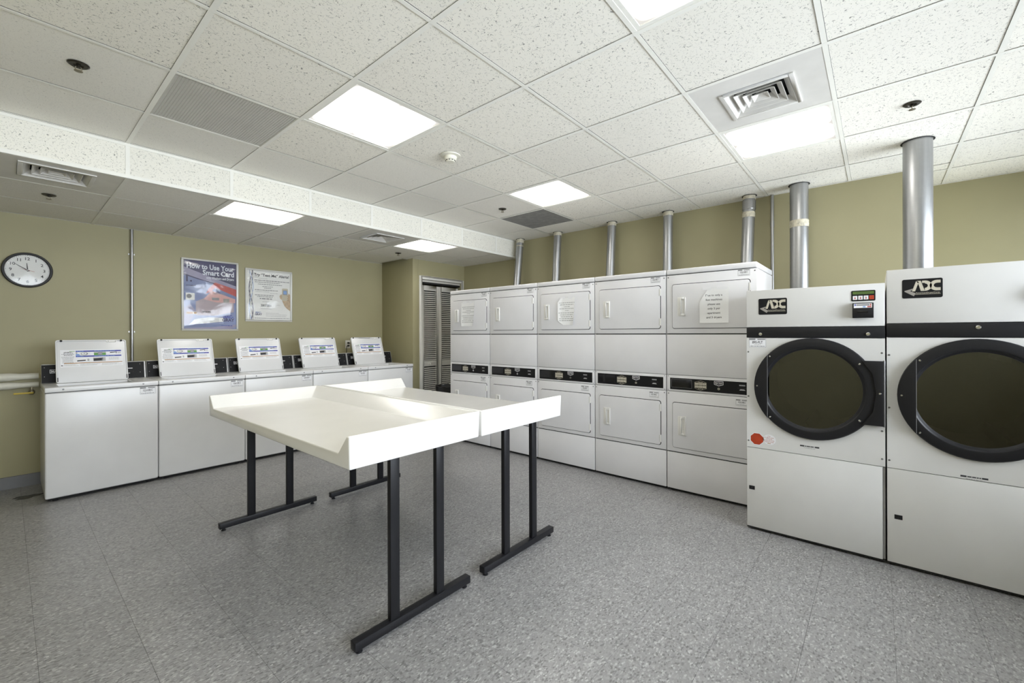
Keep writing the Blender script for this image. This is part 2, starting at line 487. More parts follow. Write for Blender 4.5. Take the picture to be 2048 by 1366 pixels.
def link(name, me, parent=None, loc=None, rot=None, kind=None, label=None):
    o = bpy.data.objects.new(name, me); COL.objects.link(o)
    if parent: o.parent = parent
    if loc: o.location = loc
    if rot: o.rotation_euler = rot
    if kind: o['kind'] = kind
    if label: o['label'] = label
    return o
def thing(name, label, cat, loc=(0, 0, 0), rotz=0, group=None):
    o = link(name, None, None, loc, (0, 0, rotz))
    o.empty_display_size = .1
    return tag(o, label, cat, group)
def tag(o, label, cat, group=None):
    o['label'] = label; o['category'] = cat
    if group: o['group'] = group
    return o
def struct(o): o['kind'] = 'structure'; return o
def copy_tree(o, parent=None):
    c = o.copy(); COL.objects.link(c); c.parent = parent
    for ch in list(o.children): copy_tree(ch, c)
    return c

# ================================================================== SETTING
def proj(p):
    d = Vector(p) - Vector((0, 0, HCAM)); z = d.dot(Fv)
    if z < .05: return None
    return 1024 + FPX * d.dot(R2) / z, CYPX - FPX * d.dot(U2) / z, z

# ---- floor: slab plus 12-inch vinyl tiles
floor = struct(MB().box(XL - .15, XR2 + .15, YF - .15, YB + .15, -.06, -.004, 'grout').build('floor', smooth=0))
FT = .2975; FX0, FY0 = .082, .542
tiles = []
i0, i1 = math.floor((XL - FX0) / FT), math.ceil((XR2 - FX0) / FT)
j0, j1 = math.floor((YF - FY0) / FT), math.ceil((YB - FY0) / FT)
for i in range(i0, i1):
    for j in range(j0, j1):
        a0, a1 = max(XL, FX0 + i * FT), min(XR2, FX0 + (i + 1) * FT)
        b0, b1 = max(YF, FY0 + j * FT), min(YB, FY0 + (j + 1) * FT)
        if a1 - a0 < .02 or b1 - b0 < .02: continue
        cx, cy = (a0 + a1) / 2, (b0 + b1) / 2
        if cx > XR and cy > YSTEP: continue
        p = proj((cx, cy, 0))
        hid = (cx > 3.78 and cy < 4.0) or (cy > 5.13 and .3 < cx < 3.8) or (cx > 3.4 and cy < .55) or cy > 5.6 or cx > 4.6
        vis = p and -120 < p[0] < 2168 and p[1] < 1500 and not hid
        tiles.append((0 if vis else 1, p[2] if p else 99, a0, a1, b0, b1))
tiles.sort()
g = .0005
full = None; rest = MB()
for k, (h, d, a0, a1, b0, b1) in enumerate(tiles):
    if h == 0 and k < 300:
        isfull = abs(a1 - a0 - FT) < 1e-4 and abs(b1 - b0 - FT) < 1e-4
        if isfull and full:
            o = link('floor_tile', full, floor, ((a0 + a1) / 2, (b0 + b1) / 2, 0))
        else:
            w, l = (a1 - a0) / 2 - g, (b1 - b0) / 2 - g
            o = MB().box(-w, w, -l, l, -.0035, 0, 'floor').build('floor_tile', floor, loc=((a0 + a1) / 2, (b0 + b1) / 2, 0), smooth=0)
            if isfull: full = o.data
    else:
        rest.box(a0 + g, a1 - g, b0 + g, b1 - g, -.0035, 0, 'floor')
rest.build('floor_tile_field', floor, smooth=0, kind='stuff')
# dark wet stain beside the first washer
sp = []
for k in range(28):
    t = 2 * PI * k / 28; r = 1 + .22 * math.sin(3 * t + 1) + .12 * math.sin(7 * t)
    sp.append((.118 + .085 * r * math.cos(t), 5.325 + .055 * r * math.sin(t)))
MB().add([(x, y, .0006) for x, y in sp], [tuple(range(28))], 'stain').build('stain', floor, smooth=0, label='black stain on the grey floor by the washer')

# ---- walls
T = .14
struct(MB().box(XL - T, XR2 + T, YB, YB + T, 0, 2.9, 'wall').build('wall_back', smooth=0))
struct(MB().box(XL - T, XL, YF, YB, 0, 2.9, 'wall').build('wall_left', smooth=0))
struct(MB().box(XR, XR2, YSTEP, YB, 0, 2.9, 'wall').build('wall_right', smooth=0))
struct(MB().box(XR2, XR2 + T, YF, YSTEP + .2, 0, 2.9, 'wall').build('wall_alcove', smooth=0))
wf = MB()
wf.box(XL - T, WX0, YF - T, YF, 0, 2.9, 'wall'); wf.box(WX1, XR2 + T, YF - T, YF, 0, 2.9, 'wall')
wf.box(WX0, WX1, YF - T, YF, 0, WZ0, 'wall'); wf.box(WX0, WX1, YF - T, YF, WZ1, 2.9, 'wall')
struct(wf.build('wall_front', smooth=0))
# window behind the camera
wn = struct(MB().box(WX0, WX1, YF - .09, YF - .03, WZ0, WZ0 + .05, 'trim').box(WX0, WX1, YF - .09, YF - .03, WZ1 - .05, WZ1, 'trim')
            .box(WX0, WX0 + .05, YF - .09, YF - .03, WZ0, WZ1, 'trim').box(WX1 - .05, WX1, YF - .09, YF - .03, WZ0, WZ1, 'trim')
            .build('window_1', smooth=0))
n = 3; w = (WX1 - WX0 - .1) / n
for k in range(n):
    a = WX0 + .05 + k * w
    if k: MB().box(a - .02, a + .02, YF - .085, YF - .035, WZ0 + .05, WZ1 - .05, 'trim').build('mullion', wn, smooth=0)
    MB().box(a + .02, a + w - .02, YF - .062, YF - .058, WZ0 + .05, WZ1 - .05, 'pane').build('pane', wn, smooth=0)
MB().box(WX0 - .05, WX1 + .05, YF - .03, YF + .09, WZ0 - .04, WZ0, 'trim').build('window_sill', wn, bevel=.004)
# low plumbing chase behind the washers
struct(MB().box(XL, 3.3, 5.72, YB, 0, .945, 'wall').build('wall_chase', bevel=.004))
struct(MB().xprism([(5.708, 0), (5.712, .1), (5.7195, .104), (5.7195, 0)], XL, 3.3, 'base').build('baseboard_chase', smooth=0))
# closet bump-out: side and front with door opening
BX, BY = 3.94, 5.29
DX0, DX1, DZ = 4.106, 4.916, 2.163
struct(MB().box(BX, BX + .1, BY, YB, 0, SZ + .1, 'wall').build('wall_closet_side', bevel=.004))
wc = MB().box(BX + .1, DX0, BY, BY + .1, 0, SZ + .1, 'wall').box(DX1, XR, BY, BY + .1, 0, SZ + .1, 'wall').box(DX0, DX1, BY, BY + .1, DZ, SZ + .1, 'wall')
struct(wc.build('wall_closet_front', smooth=0))
struct(MB().box(BX - .012, BX - .0005, BY, YB - .4, 0, .1, 'base').build('baseboard_closet_side', smooth=0))
struct(MB().box(XR - .012, XR - .0005, 4.2, BY - .002, 0, .1, 'base').build('baseboard_right', smooth=0))
# door trim
tr = MB()
for a, b in ((DX0 - .052, DX0), (DX1, DX1 + .052)): tr.box(a, b, BY - .016, BY - .0005, 0, DZ + .052, 'trim')
tr.box(DX0, DX1, BY - .016, BY - .0005, DZ, DZ + .052, 'trim')
struct(tr.build('trim_1', bevel=.004))
# bifold louvred door
dr = struct(MB().box(DX0 + .004, DX1 - .004, BY + .02, BY + .06, DZ - .034, DZ - .002, 'doorp').build('door_1', bevel=.003))
MB().box(DX0 + .004, DX1 - .004, BY + .025, BY + .055, DZ - .062, DZ - .036, 'dark').build('door_track', dr, smooth=0)
slat = None
for a, b in ((4.112, 4.458), (4.462, 4.868)):
    z0, z1 = .02, 2.075
    lf = MB()
    lf.box(a, a + .05, BY + .02, BY + .05, z0, z1, 'doorp'); lf.box(b - .05, b, BY + .02, BY + .05, z0, z1, 'doorp')
    for c, d in ((z0, z0 + .14), (.825, .91), (z1 - .075, z1)): lf.box(a + .05, b - .05, BY + .02, BY + .05, c, d, 'doorp')
    leaf = lf.build('door_leaf', dr, bevel=.003)
    MB().box(a + .05, b - .05, BY + .053, BY + .055, z0 + .14, z1 - .075, 'dark').build('leaf_backing', leaf, smooth=0)
    sl = MB(); w = b - a - .1 + .004
    sl.xprism([(.0, -.003), (.005, -.006), (.023, .009), (.019, .014)], 0, w, 'doorp')
    me = None
    for zz0, zz1 in ((z0 + .14, .825), (.91, z1 - .075)):
        k = int((zz1 - zz0) / .031)
        for q in range(k):
            z = zz0 + .012 + q * (zz1 - zz0 - .012) / k
            if me is None:
                o = sl.build('slat', leaf, smooth=0, loc=(a + .048, BY + .021, z)); me = o.data
            else: link('slat', me, leaf, (a + .048, BY + .021, z))
    if a < 4.3:
        MB().lathe([(.0, .034), (.012, .032), (.016, .024), (.012, .012), (.007, .006), (.009, 0)], 'wplast', 16, (4.26, BY + .02, .868), 'y').build('door_knob', leaf)

# ---- ceilings
HT = .0122
def tile_obj(name, x0, x1, y0, y1, z, mat, parent, cache={}):
    w, l = (x1 - x0) / 2 - HT - .0001, (y1 - y0) / 2 - HT - .0001
    key = (round(w, 4), round(l, 4), mat)
    c = ((x0 + x1) / 2 + random.uniform(-.0006, .0006), (y0 + y1) / 2 + random.uniform(-.0006, .0006), z + .002)
    if key in cache: return link(name, cache[key], parent, c)
    o = MB().box(-w, w, -l, l, 0, .016, mat).build(name, parent, loc=c, smooth=0)
    cache[key] = o.data
    return o
ceil = struct(MB().box(XL - T, XR2 + T, YF - T, YS + .02, CZ + .13, CZ + .2, 'slab').build('ceiling', smooth=0))
SPECIAL = {(-3, 0), (-3, -3), (0, 0), (3, 0), (3, -3), (0, -3), (2, -3), (-1, 1), (4, 1)}
FINE = {(-1, 2), (0, 2), (-2, 1), (-2, 2), (-3, 2), (1, 2), (2, 2), (3, 2), (4, 2), (5, 2)}
for i in range(-4, 8):
    for j in range(-7, 3):
        x0, x1 = max(XL, GX + i * S), min(XR2, GX + (i + 1) * S)
        y0, y1 = max(YF, GY + j * S), min(YS, GY + (j + 1) * S)
        if y0 < YSTEP < y1 and x1 > XR:            # tile cut round the wall corner
            y1c = YSTEP
            if x0 < XR: tile_obj('ceiling_tile', x0, XR, y0, y1, CZ + .0005, 'tile_a', ceil); x0 = XR
            y1 = y1c
        elif y0 >= YSTEP: x1 = min(x1, XR)
        if x1 - x0 < .03 or y1 - y0 < .03 or (i, j) in SPECIAL: continue
        tile_obj('ceiling_tile', x0, x1, y0, y1, CZ + .0005, 'tile_b' if (i, j) in FINE or (j >= 1 and i != 0) else 'tile_a', ceil)
HT = .0122
for i in range(-3, 8):
    x = GX + i * S
    if x > XR2 - .02 or x < XL + .02: continue
    y1 = YS if x < XR else YSTEP
    MB().box(x - HT, x + HT, YF, y1, CZ - .0018, CZ, 'tee').build('ceiling_tee', ceil, smooth=0)
for j in range(-6, 3):
    y = GY + j * S
    x1 = XR if y > YSTEP else XR2
    MB().box(XL, x1, y - HT + .001, y + HT - .001, CZ - .0012, CZ, 'tee').build('ceiling_tee', ceil, smooth=0)
# wall angles
MB().box(XR - .02, XR, YSTEP, YS, CZ - .0015, CZ, 'tee').build('wall_angle', ceil, smooth=0)
MB().box(XR2 - .02, XR2, YF, YSTEP, CZ - .0015, CZ, 'tee').build('wall_angle', ceil, smooth=0)
MB().box(XL, XL + .02, YF, YS, CZ - .0015, CZ, 'tee').build('wall_angle', ceil, smooth=0)
MB().box(XL, XR, YS - .016, YS - .0025, CZ - .0016, CZ, 'tee').build('wall_angle', ceil, smooth=0)
# lower ceiling over the washers
low = struct(MB().box(XL - T, XR2 + T, YS + .021, YB + T, SZ + .1, CZ + .2, 'slab').build('ceiling_low', smooth=0))
ROWS = [YS + .004, YS + .656, YS + 1.304, YB]
LOWSPEC = {(0, 0), (3, 0), (-2, 0), (2, 0)}
for i in range(-4, 7):
    for m_ in range(3):
        x0, x1 = max(XL, GX + i * S), min(XR, GX + (i + 1) * S)
        if x1 - x0 < .03 or (i, m_) in LOWSPEC: continue
        y0, y1 = ROWS[m_], ROWS[m_ + 1]
        if x0 > BX - .1 and m_ == 2: continue
        if m_ == 1 and x1 > BX + .05: y1 = min(y1, BY) if x0 > BX else y1
        tile_obj('ceiling_tile', x0, x1, y0, y1, SZ + .0005, 'tile_b' if (i, m_) != (2, 1) else 'tile_a', low)
for i in range(-3, 6):
    x = GX + i * S
    if XL + .02 < x < XR - .02:
        MB().box(x - HT, x + HT, YS, YB if x < BX else BY, SZ - .0018, SZ, 'tee').build('ceiling_tee', low, smooth=0)
for y in ROWS[1:3]:
    MB().box(XL, XR if y < BY else BX, y - HT + .001, y + HT - .001, SZ - .0012, SZ, 'tee').build('ceiling_tee', low, smooth=0)
MB().box(XL, BX, YB - .02, YB, SZ - .0015, SZ, 'tee').build('wall_angle', low, smooth=0)
MB().box(BX, XR, BY - .02, BY, SZ - .0015, SZ, 'tee').build('wall_angle', low, smooth=0)
MB().box(XR - .02, XR, YS, BY, SZ - .0015, SZ, 'tee').build('wall_angle', low, smooth=0)
# soffit face
sof = struct(MB().box(XL, XR, YS + .012, YS + .02, SZ + .001, CZ + .12, 'slab').build('wall_soffit', smooth=0))
for i in range(-4, 6):
    x0, x1 = max(XL, GX + i * S), min(XR, GX + (i + 1) * S)
    if x1 - x0 < .03: continue
    w = (x1 - x0) / 2 - .008
    o = MB().box(-w, w, 0, .008, SZ + .02, CZ - .012 - (.006 if i in (1, 3) else 0), 'tile_c').build('soffit_tile', sof, loc=((x0 + x1) / 2, YS + .003, 0), smooth=0)
    if i > -4: MB().box(x0 - HT, x0 + HT, YS - .0005, YS + .002, SZ + .024, CZ - .016, 'tee').build('soffit_tee', sof, smooth=0)
MB().box(XL, XR, YS - .002, YS + .002, SZ - .0018, SZ + .026, 'tee').box(XL, XR, YS - .002, YS + .02, SZ - .0020, SZ, 'tee').build('soffit_angle', sof, smooth=0)
MB().box(XL, XR, YS - .0015, YS + .002, CZ - .022, CZ - .002, 'tee').build('soffit_angle', sof, smooth=0)

# ---- ceiling lights
def ceiling_light(x0, y0, z, dx, dy, label):
    t = thing('ceiling_light', label, 'light', (x0 + dx / 2, y0 + dy / 2, z), 0, 'square troffer lights in the tiled ceiling')
    a, b = dx / 2 - HT + .001, dy / 2 - HT + .001; f = .022
    fr = MB().box(-a, a, -b, -b + f, .0, .05, 'tee').box(-a, a, b - f, b, .0, .05, 'tee').box(-a, -a + f, -b + f, b - f, .0, .05, 'tee').box(a - f, a, -b + f, b - f, .0, .05, 'tee')
    fr.build('light_frame', t, smooth=0)
    MB().box(-a + f, a - f, -b + f, b - f, .006, .012, 'lamp').build('diffuser', t, smooth=0)
    MB().box(-a, a, -b, b, .051, .1, 'tee').build('housing', t, smooth=0)
for i, j, l in ((0, 0, 'lit square ceiling panel beside the cream egg-crate grille'), (3, 0, 'lit square ceiling panel beside the grey return grille'),
                (3, -3, 'lit square ceiling panel beside the louvred vent, above the stacked dryers'), (0, -3, 'square ceiling panel with prismatic lens, far from the washers'),
                (-3, 0, 'added unseen ceiling panel by the left wall, off towards the clock'), (-3, -3, 'added unseen ceiling panel by the left wall, near the window')):  # two unseen panels, added to brighten the left side of the room
    ceiling_light(GX + i * S, GY + j * S, CZ, S, S, l)
for i, l in ((0, 'lit panel in the low ceiling above the washers, near the posters'), (3, 'lit panel in the low ceiling in front of the closet')):
    ceiling_light(GX + i * S, ROWS[0] + .003, SZ, S, ROWS[1] - ROWS[0] - .003, l)

# ---- supply vents
def supply_vent(x0, y0, z, dx, dy, cx, cy, label):
    t = thing('supply_vent', label, 'vent', (cx, cy, z), 0, 'four-way louvred supply vents')
    a0, a1, b0, b1 = x0 - cx + .011, x0 + dx - cx - .011, y0 - cy + .011, y0 + dy - cy - .011
    h = .172
    MB().box(a0, a1, b0, -h, .0005, .01, 'vent').box(a0, a1, h, b1, .0005, .01, 'vent').box(a0, -h, -h, h, .0005, .01, 'vent').box(h, a1, -h, h, .0005, .01, 'vent').build('vent_panel', t, smooth=0)
    e = .185
    MB().box(-e, e, -e, -h + .01, -.008, .0, 'vent').box(-e, e, h - .01, e, -.008, .0, 'vent').box(-e, -h + .01, -h + .01, h - .01, -.008, 0, 'vent').box(h - .01, e, -h + .01, h - .01, -.008, 0, 'vent').build('vent_rim', t, bevel=.002)
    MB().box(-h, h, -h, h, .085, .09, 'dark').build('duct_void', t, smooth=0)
    for k, r in enumerate((.162, .122, .082, .044)):
        q = r - .034 if k < 3 else .0
        z0, z1 = -.004 + .004 * k, .032 + .004 * k
        mb = MB(); th = .0018
        vs = []
        for rr, zz in ((r, z0), (max(q, .0005), z1), (max(q - th, .0002), z1), (r - th * 2, z0)):
            vs += [(-rr, -rr, zz), (rr, -rr, zz), (rr, rr, zz), (-rr, rr, zz)]
        fs = []
        for i in range(4):
            for c in range(4):
                fs.append((i * 4 + c, i * 4 + (c + 1) % 4, ((i + 1) % 4) * 4 + (c + 1) % 4, ((i + 1) % 4) * 4 + c))
        mb.add(vs, fs, 'vent').build('louver', t, smooth=0)
supply_vent(GX + 2 * S, GY - 3 * S, CZ, S, S, 2.885, .522, 'square louvred vent in a plain white panel above the stacked dryers')
supply_vent(GX - 2 * S, ROWS[0] + .003, SZ, S, ROWS[1] - ROWS[0] - .003, .238, 4.405, 'louvred vent in the low ceiling above the clock')
supply_vent(GX + 2 * S, ROWS[0] + .003, SZ, S, ROWS[1] - ROWS[0] - .003, 2.87, 4.44, 'louvred vent in the low ceiling next to a lit panel')

# ---- return grilles
def grille(i, j, n, mat, label, sag=0.):
    x, y = GX + (i + .5) * S, GY + (j + .5) * S
    t = thing('return_grille', label, 'grille', (x, y, CZ), 0)
    a = S / 2 - HT + .001
    MB().box(-a, a, -a, -a + .008, .0, .014, mat).box(-a, a, a - .008, a, .0, .014, mat).box(-a, -a + .008, -a, a, .0, .014, mat).box(a - .008, a, -a, a, .0, .014, mat).build('grille_frame', t, smooth=0)
    co = MB(); p = 2 * (a - .008) / n
    for k in range(1, n):
        c = -a + .008 + k * p
        co.box(c - .0011, c + .0011, -a + .008, a - .008, .0005, .012, mat)
        co.box(-a + .008, a - .008, c - .0011, c + .0011, .0007, .012, mat)
    co.build('egg_crate_core', t, smooth=0, kind='stuff')
    MB().box(-a, a, -a, a, .016, .02, 'grilld' if mat == 'grille' else 'dark').build('grille_backing', t, smooth=0)
    return t
grille(-1, 1, 42, 'grille', 'cream egg-crate return grille between ceiling tiles')
gt = grille(4, 1, 48, 'grilld', 'dusty dark grey return grille in the ceiling above the stacked dryers')

# ---- sprinklers and smoke detector
def sprinkler(x, y, z, label, group=None):
    t = thing('sprinkler_head', label, 'sprinkler', (x, y, z), 0, group)
    MB().lathe([(.0, -.001), (.018, -.002), (.021, -.006), (.036, -.006), (.043, -.001), (.043, 0)], 'bronze', 28).build('escutcheon', t)
    h = MB().cyl((0, 0, -.004), (0, 0, -.016), .009, 'bronze', 12)
    for s in (-1, 1): h.tube([(s * .008, 0, -.012), (s * .013, 0, -.022), (s * .006, 0, -.033)], .0025, 'brass', 6)
    h.build('sprinkler_body', t)
    MB().lathe([(.0, -.036), (.017, -.035), (.017, -.033), (.0, -.032)], 'brass', 16).build('deflector', t)
sprinkler(.244, 3.109, CZ, 'bronze fire sprinkler in the tile beside the cream grille')
sprinkler(3.569, 3.166, CZ, 'bronze fire sprinkler in the tile beside the grey grille')
sprinkler(3.553, -.161, CZ, 'bronze fire sprinkler in the ceiling by the large round-door dryers')
sprinkler(.229, 5.091, SZ, 'bronze fire sprinkler in the low ceiling above the clock')
sprinkler(3.553, 5.1, SZ, 'bronze fire sprinkler in the low ceiling before the closet wall')
t = thing('smoke_detector', 'round cream smoke detector on the ceiling', 'smoke detector', (2.235, 2.52, CZ))
MB().lathe([(.0, -.012), (.05, -.012), (.076, -.008), (.078, 0)], 'cplast', 36).build('detector_base', t)
MB().lathe([(.0, -.052), (.03, -.051), (.035, -.046), (.036, -.040), (.046, -.032), (.050, -.012)], 'cplast', 36).build('detector_body', t)
for k in range(10):
    a = 2 * PI * k / 10
    MB().tube([(.0362 * math.cos(a - .18), .0362 * math.sin(a - .18), -.042), (.0362 * math.cos(a + .18), .0362 * math.sin(a + .18), -.042)], .003, 'dark', 6).build('detector_slot', t)

# ================================================================== FOLDING TABLES
def folding_table(name, label, cx, y0, L, W, rot):
    t = thing(name, label, 'table', (cx, y0 + L / 2, 0), rot, 'white laundry folding tables')
    zb, zl, zr = .781, .838, .918; tt = .02; ss = .09; w = W / 2; l = L / 2; dr = .004
    V = [(-w + dr, -l + dr, zb), (w - dr, -l + dr, zb), (w - dr, l - dr, zb), (-w + dr, l - dr, zb),      # 0-3 bottom
         (-w, -l, zr), (w, -l, zr), (w, l, zr), (-w, l, zr),                                              # 4-7 rim outer
         (-w, -l + tt, zr), (w - tt, -l + tt, zr), (w - tt, l - tt, zr), (-w, l - tt, zr),                # 8-11 rim inner
         (-w, -l + ss, zl), (w - ss, -l + ss, zl), (w - ss, l - ss, zl), (-w, l - ss, zl)]                # 12-15 tray floor
    Fc = [(0, 3, 2, 1), (0, 1, 5, 4), (1, 2, 6, 5), (2, 3, 7, 6),
          (4, 5, 9, 8), (5, 6, 10, 9), (6, 7, 11, 10),
          (8, 9, 13, 12), (9, 10, 14, 13), (10, 11, 15, 14), (12, 13, 14, 15),
          (0, 4, 8, 12, 15, 11, 7, 3)]
    MB().add(V, Fc, 'gelcoat').build('tray_top', t, bevel=.006, seg=3, smooth=40)
    for s in (-1, 1):
        yy = s * (l - .05)
        MB().box(-.328, .328, yy - .02, yy + .02, .018, .055, 'blackm').build('foot_bar', t, bevel=.003)
        MB().box(-.17, .17, yy - .016, yy + .016, .7755, .7808, 'blackm').build('mounting_plate', t, smooth=0)
        for x in (-.13, .13):
            MB().box(x - .024, x + .024, yy - .0135, yy + .0135, .055, .7755, 'blackm').build('leg', t, bevel=.003)
        for x in (-.30, .30):
            MB().lathe([(.0, 0), (.014, 0), (.015, .004), (.010, .008), (.010, .018)], 'black', 14, (x, yy, 0)).build('glide', t)
    return t
folding_table('folding_table', 'white fibreglass folding table farther from the stacked dryers, open edge facing away from them', 1.255, 1.606, 1.825, .74, 0)
folding_table('folding_table', 'white fibreglass folding table nearer the stacked dryers, open edge facing them', 2.012, 1.602, 1.80, .755, PI)

# ================================================================== WASHERS
def id_sticker(mb, x0, x1, z0, z1, y, txt, rnd):
    """white asset sticker with number"""
    w, h = x1 - x0, z1 - z0
    mb.q(x0, x1, z0, z1, y, 'inkg'); mb.q(x0 + .0015, x1 - .0015, z0 + .0015, z1 - .0015, y - .0003, 'stick')
    yy = y - .0006
    mb.q(x0 + .0015, x0 + w * .38, z1 - h * .2, z1 - .0015, yy, 'inkg')
    mb.q(x0 + w * .5, x1 - .004, z1 - h * .18, z1 - .003, yy, 'inkg')
    mb.text(txt, x0 + w * .5, z0 + h * .42, h * .27, yy, 'ink', bold=.02, width=w * .62)
    mb.words(x0 + w * .3, x1 - w * .3, z0 + h * .27, h * .06, yy, 'inkl', rnd)
    mb.words(x0 + w * .08, x1 - w * .08, z0 + h * .09, h * .07, yy, 'inkg', rnd)
    return mb

def instruction_print(rnd):
    """print of the lid instruction label; lid-local: x right, z up the lid, y out of the face"""
    mb = MB(); y = -.0006
    x0, x1, z0, z1 = .036, .43, .136, .272
    mb.q(x0 - .008, x1 + .008, z0 - .006, z1 + .006, y, 'stick'); y -= .0004
    # left text column
    for k, z in enumerate((.256, .248, .238, .230)):
        mb.words(.036 + .008 * (k % 2), .115, z, .0042, y, 'ink' if k in (0, 1, 3) else 'inkg', rnd, fill=(.6, .85, 1, .8)[k])
    for k in range(7):
        mb.words(.032, .118, .217 - k * .0085, .0030, y, 'inkg', rnd, fill=.7 + .3 * rnd.random())
    mb.q(.085, .12, .262, .266, y, 'green')
    # blue heading bars
    for z in (.258, .214):
        mb.q(.125, .428, z, z + .0115, y, 'blue')
        for a, b in ((.131, .175), (.245, .345), (.35, .385)):
            mb.words(a, b, z + .0035, .0042, y - .0003, 'lblue', rnd, 'L')
    # tub picture
    mb.q(.125, .135, .226, .257, y, 'inkl'); mb.flat([(.125, .2262), (.165, .2262), (.142, .242), (.125, .240)], y - .0001, 'lblue')
    mb.q(.150, .217, .228, .257, y - .0001, 'pwhite')
    mb.disc(.180, .242, .023, y - .0003, 'inkg', 20, .0135); mb.disc(.178, .243, .017, y - .0005, 'pwhite', 20, .0105); mb.disc(.180, .244, .006, y - .0007, 'inkl', 12)
    # green picture
    mb.q(.242, .322, .227, .246, y - .0001, 'green'); mb.q(.242, .322, .246, .257, y - .0001, 'inkl')
    mb.q(.268, .298, .230, .252, y - .0003, 'inkg'); mb.words(.272, .294, .238, .006, y - .0005, 'inkl', rnd)
    # console pictures
    mb.flat([(.350, .244), (.398, .249), (.400, .254), (.350, .252)], y - .0001, 'ink'); mb.q(.390, .397, .240, .247, y - .0001, 'ink')
    for k in range(3): mb.q(.402 + k * .008, .407 + k * .008, .238, .252, y - .0001, 'inkl')
    mb.flat([(.132, .176), (.186, .180), (.188, .189), (.133, .186)], y - .0001, 'ink'); mb.q(.198, .210, .178, .198, y - .0001, 'inkl')
    mb.q(.236, .318, .174, .207, y - .0001, 'inkl')
    mb.flat([(.238, .176), (.290, .178), (.305, .184), (.290, .190), (.304, .196), (.300, .202), (.238, .198)], y - .0003, 'ink')
    for k in range(3): mb.words(.340, .418, .200 - k * .008, .0032, y, 'inkl', rnd, 'L', .9)
    # orange rule and warning text
    mb.q(.05, .432, .160, .1655, y, 'orange')
    mb.flat([(.031, .141), (.045, .141), (.044, .148), (.040, .146), (.036, .149), (.033, .147)], y, 'ink')
    for k in range(3):
        for a, b in ((.05, .145), (.15, .285), (.292, .43)):
            mb.words(a, b, .153 - k * .0065, .0026, y, 'inkl', rnd, 'L', .7 + .3 * rnd.random())
    mb.v = [(x, y, .142 + (z - .130) * 1.08) for x, y, z in mb.v]
    return mb

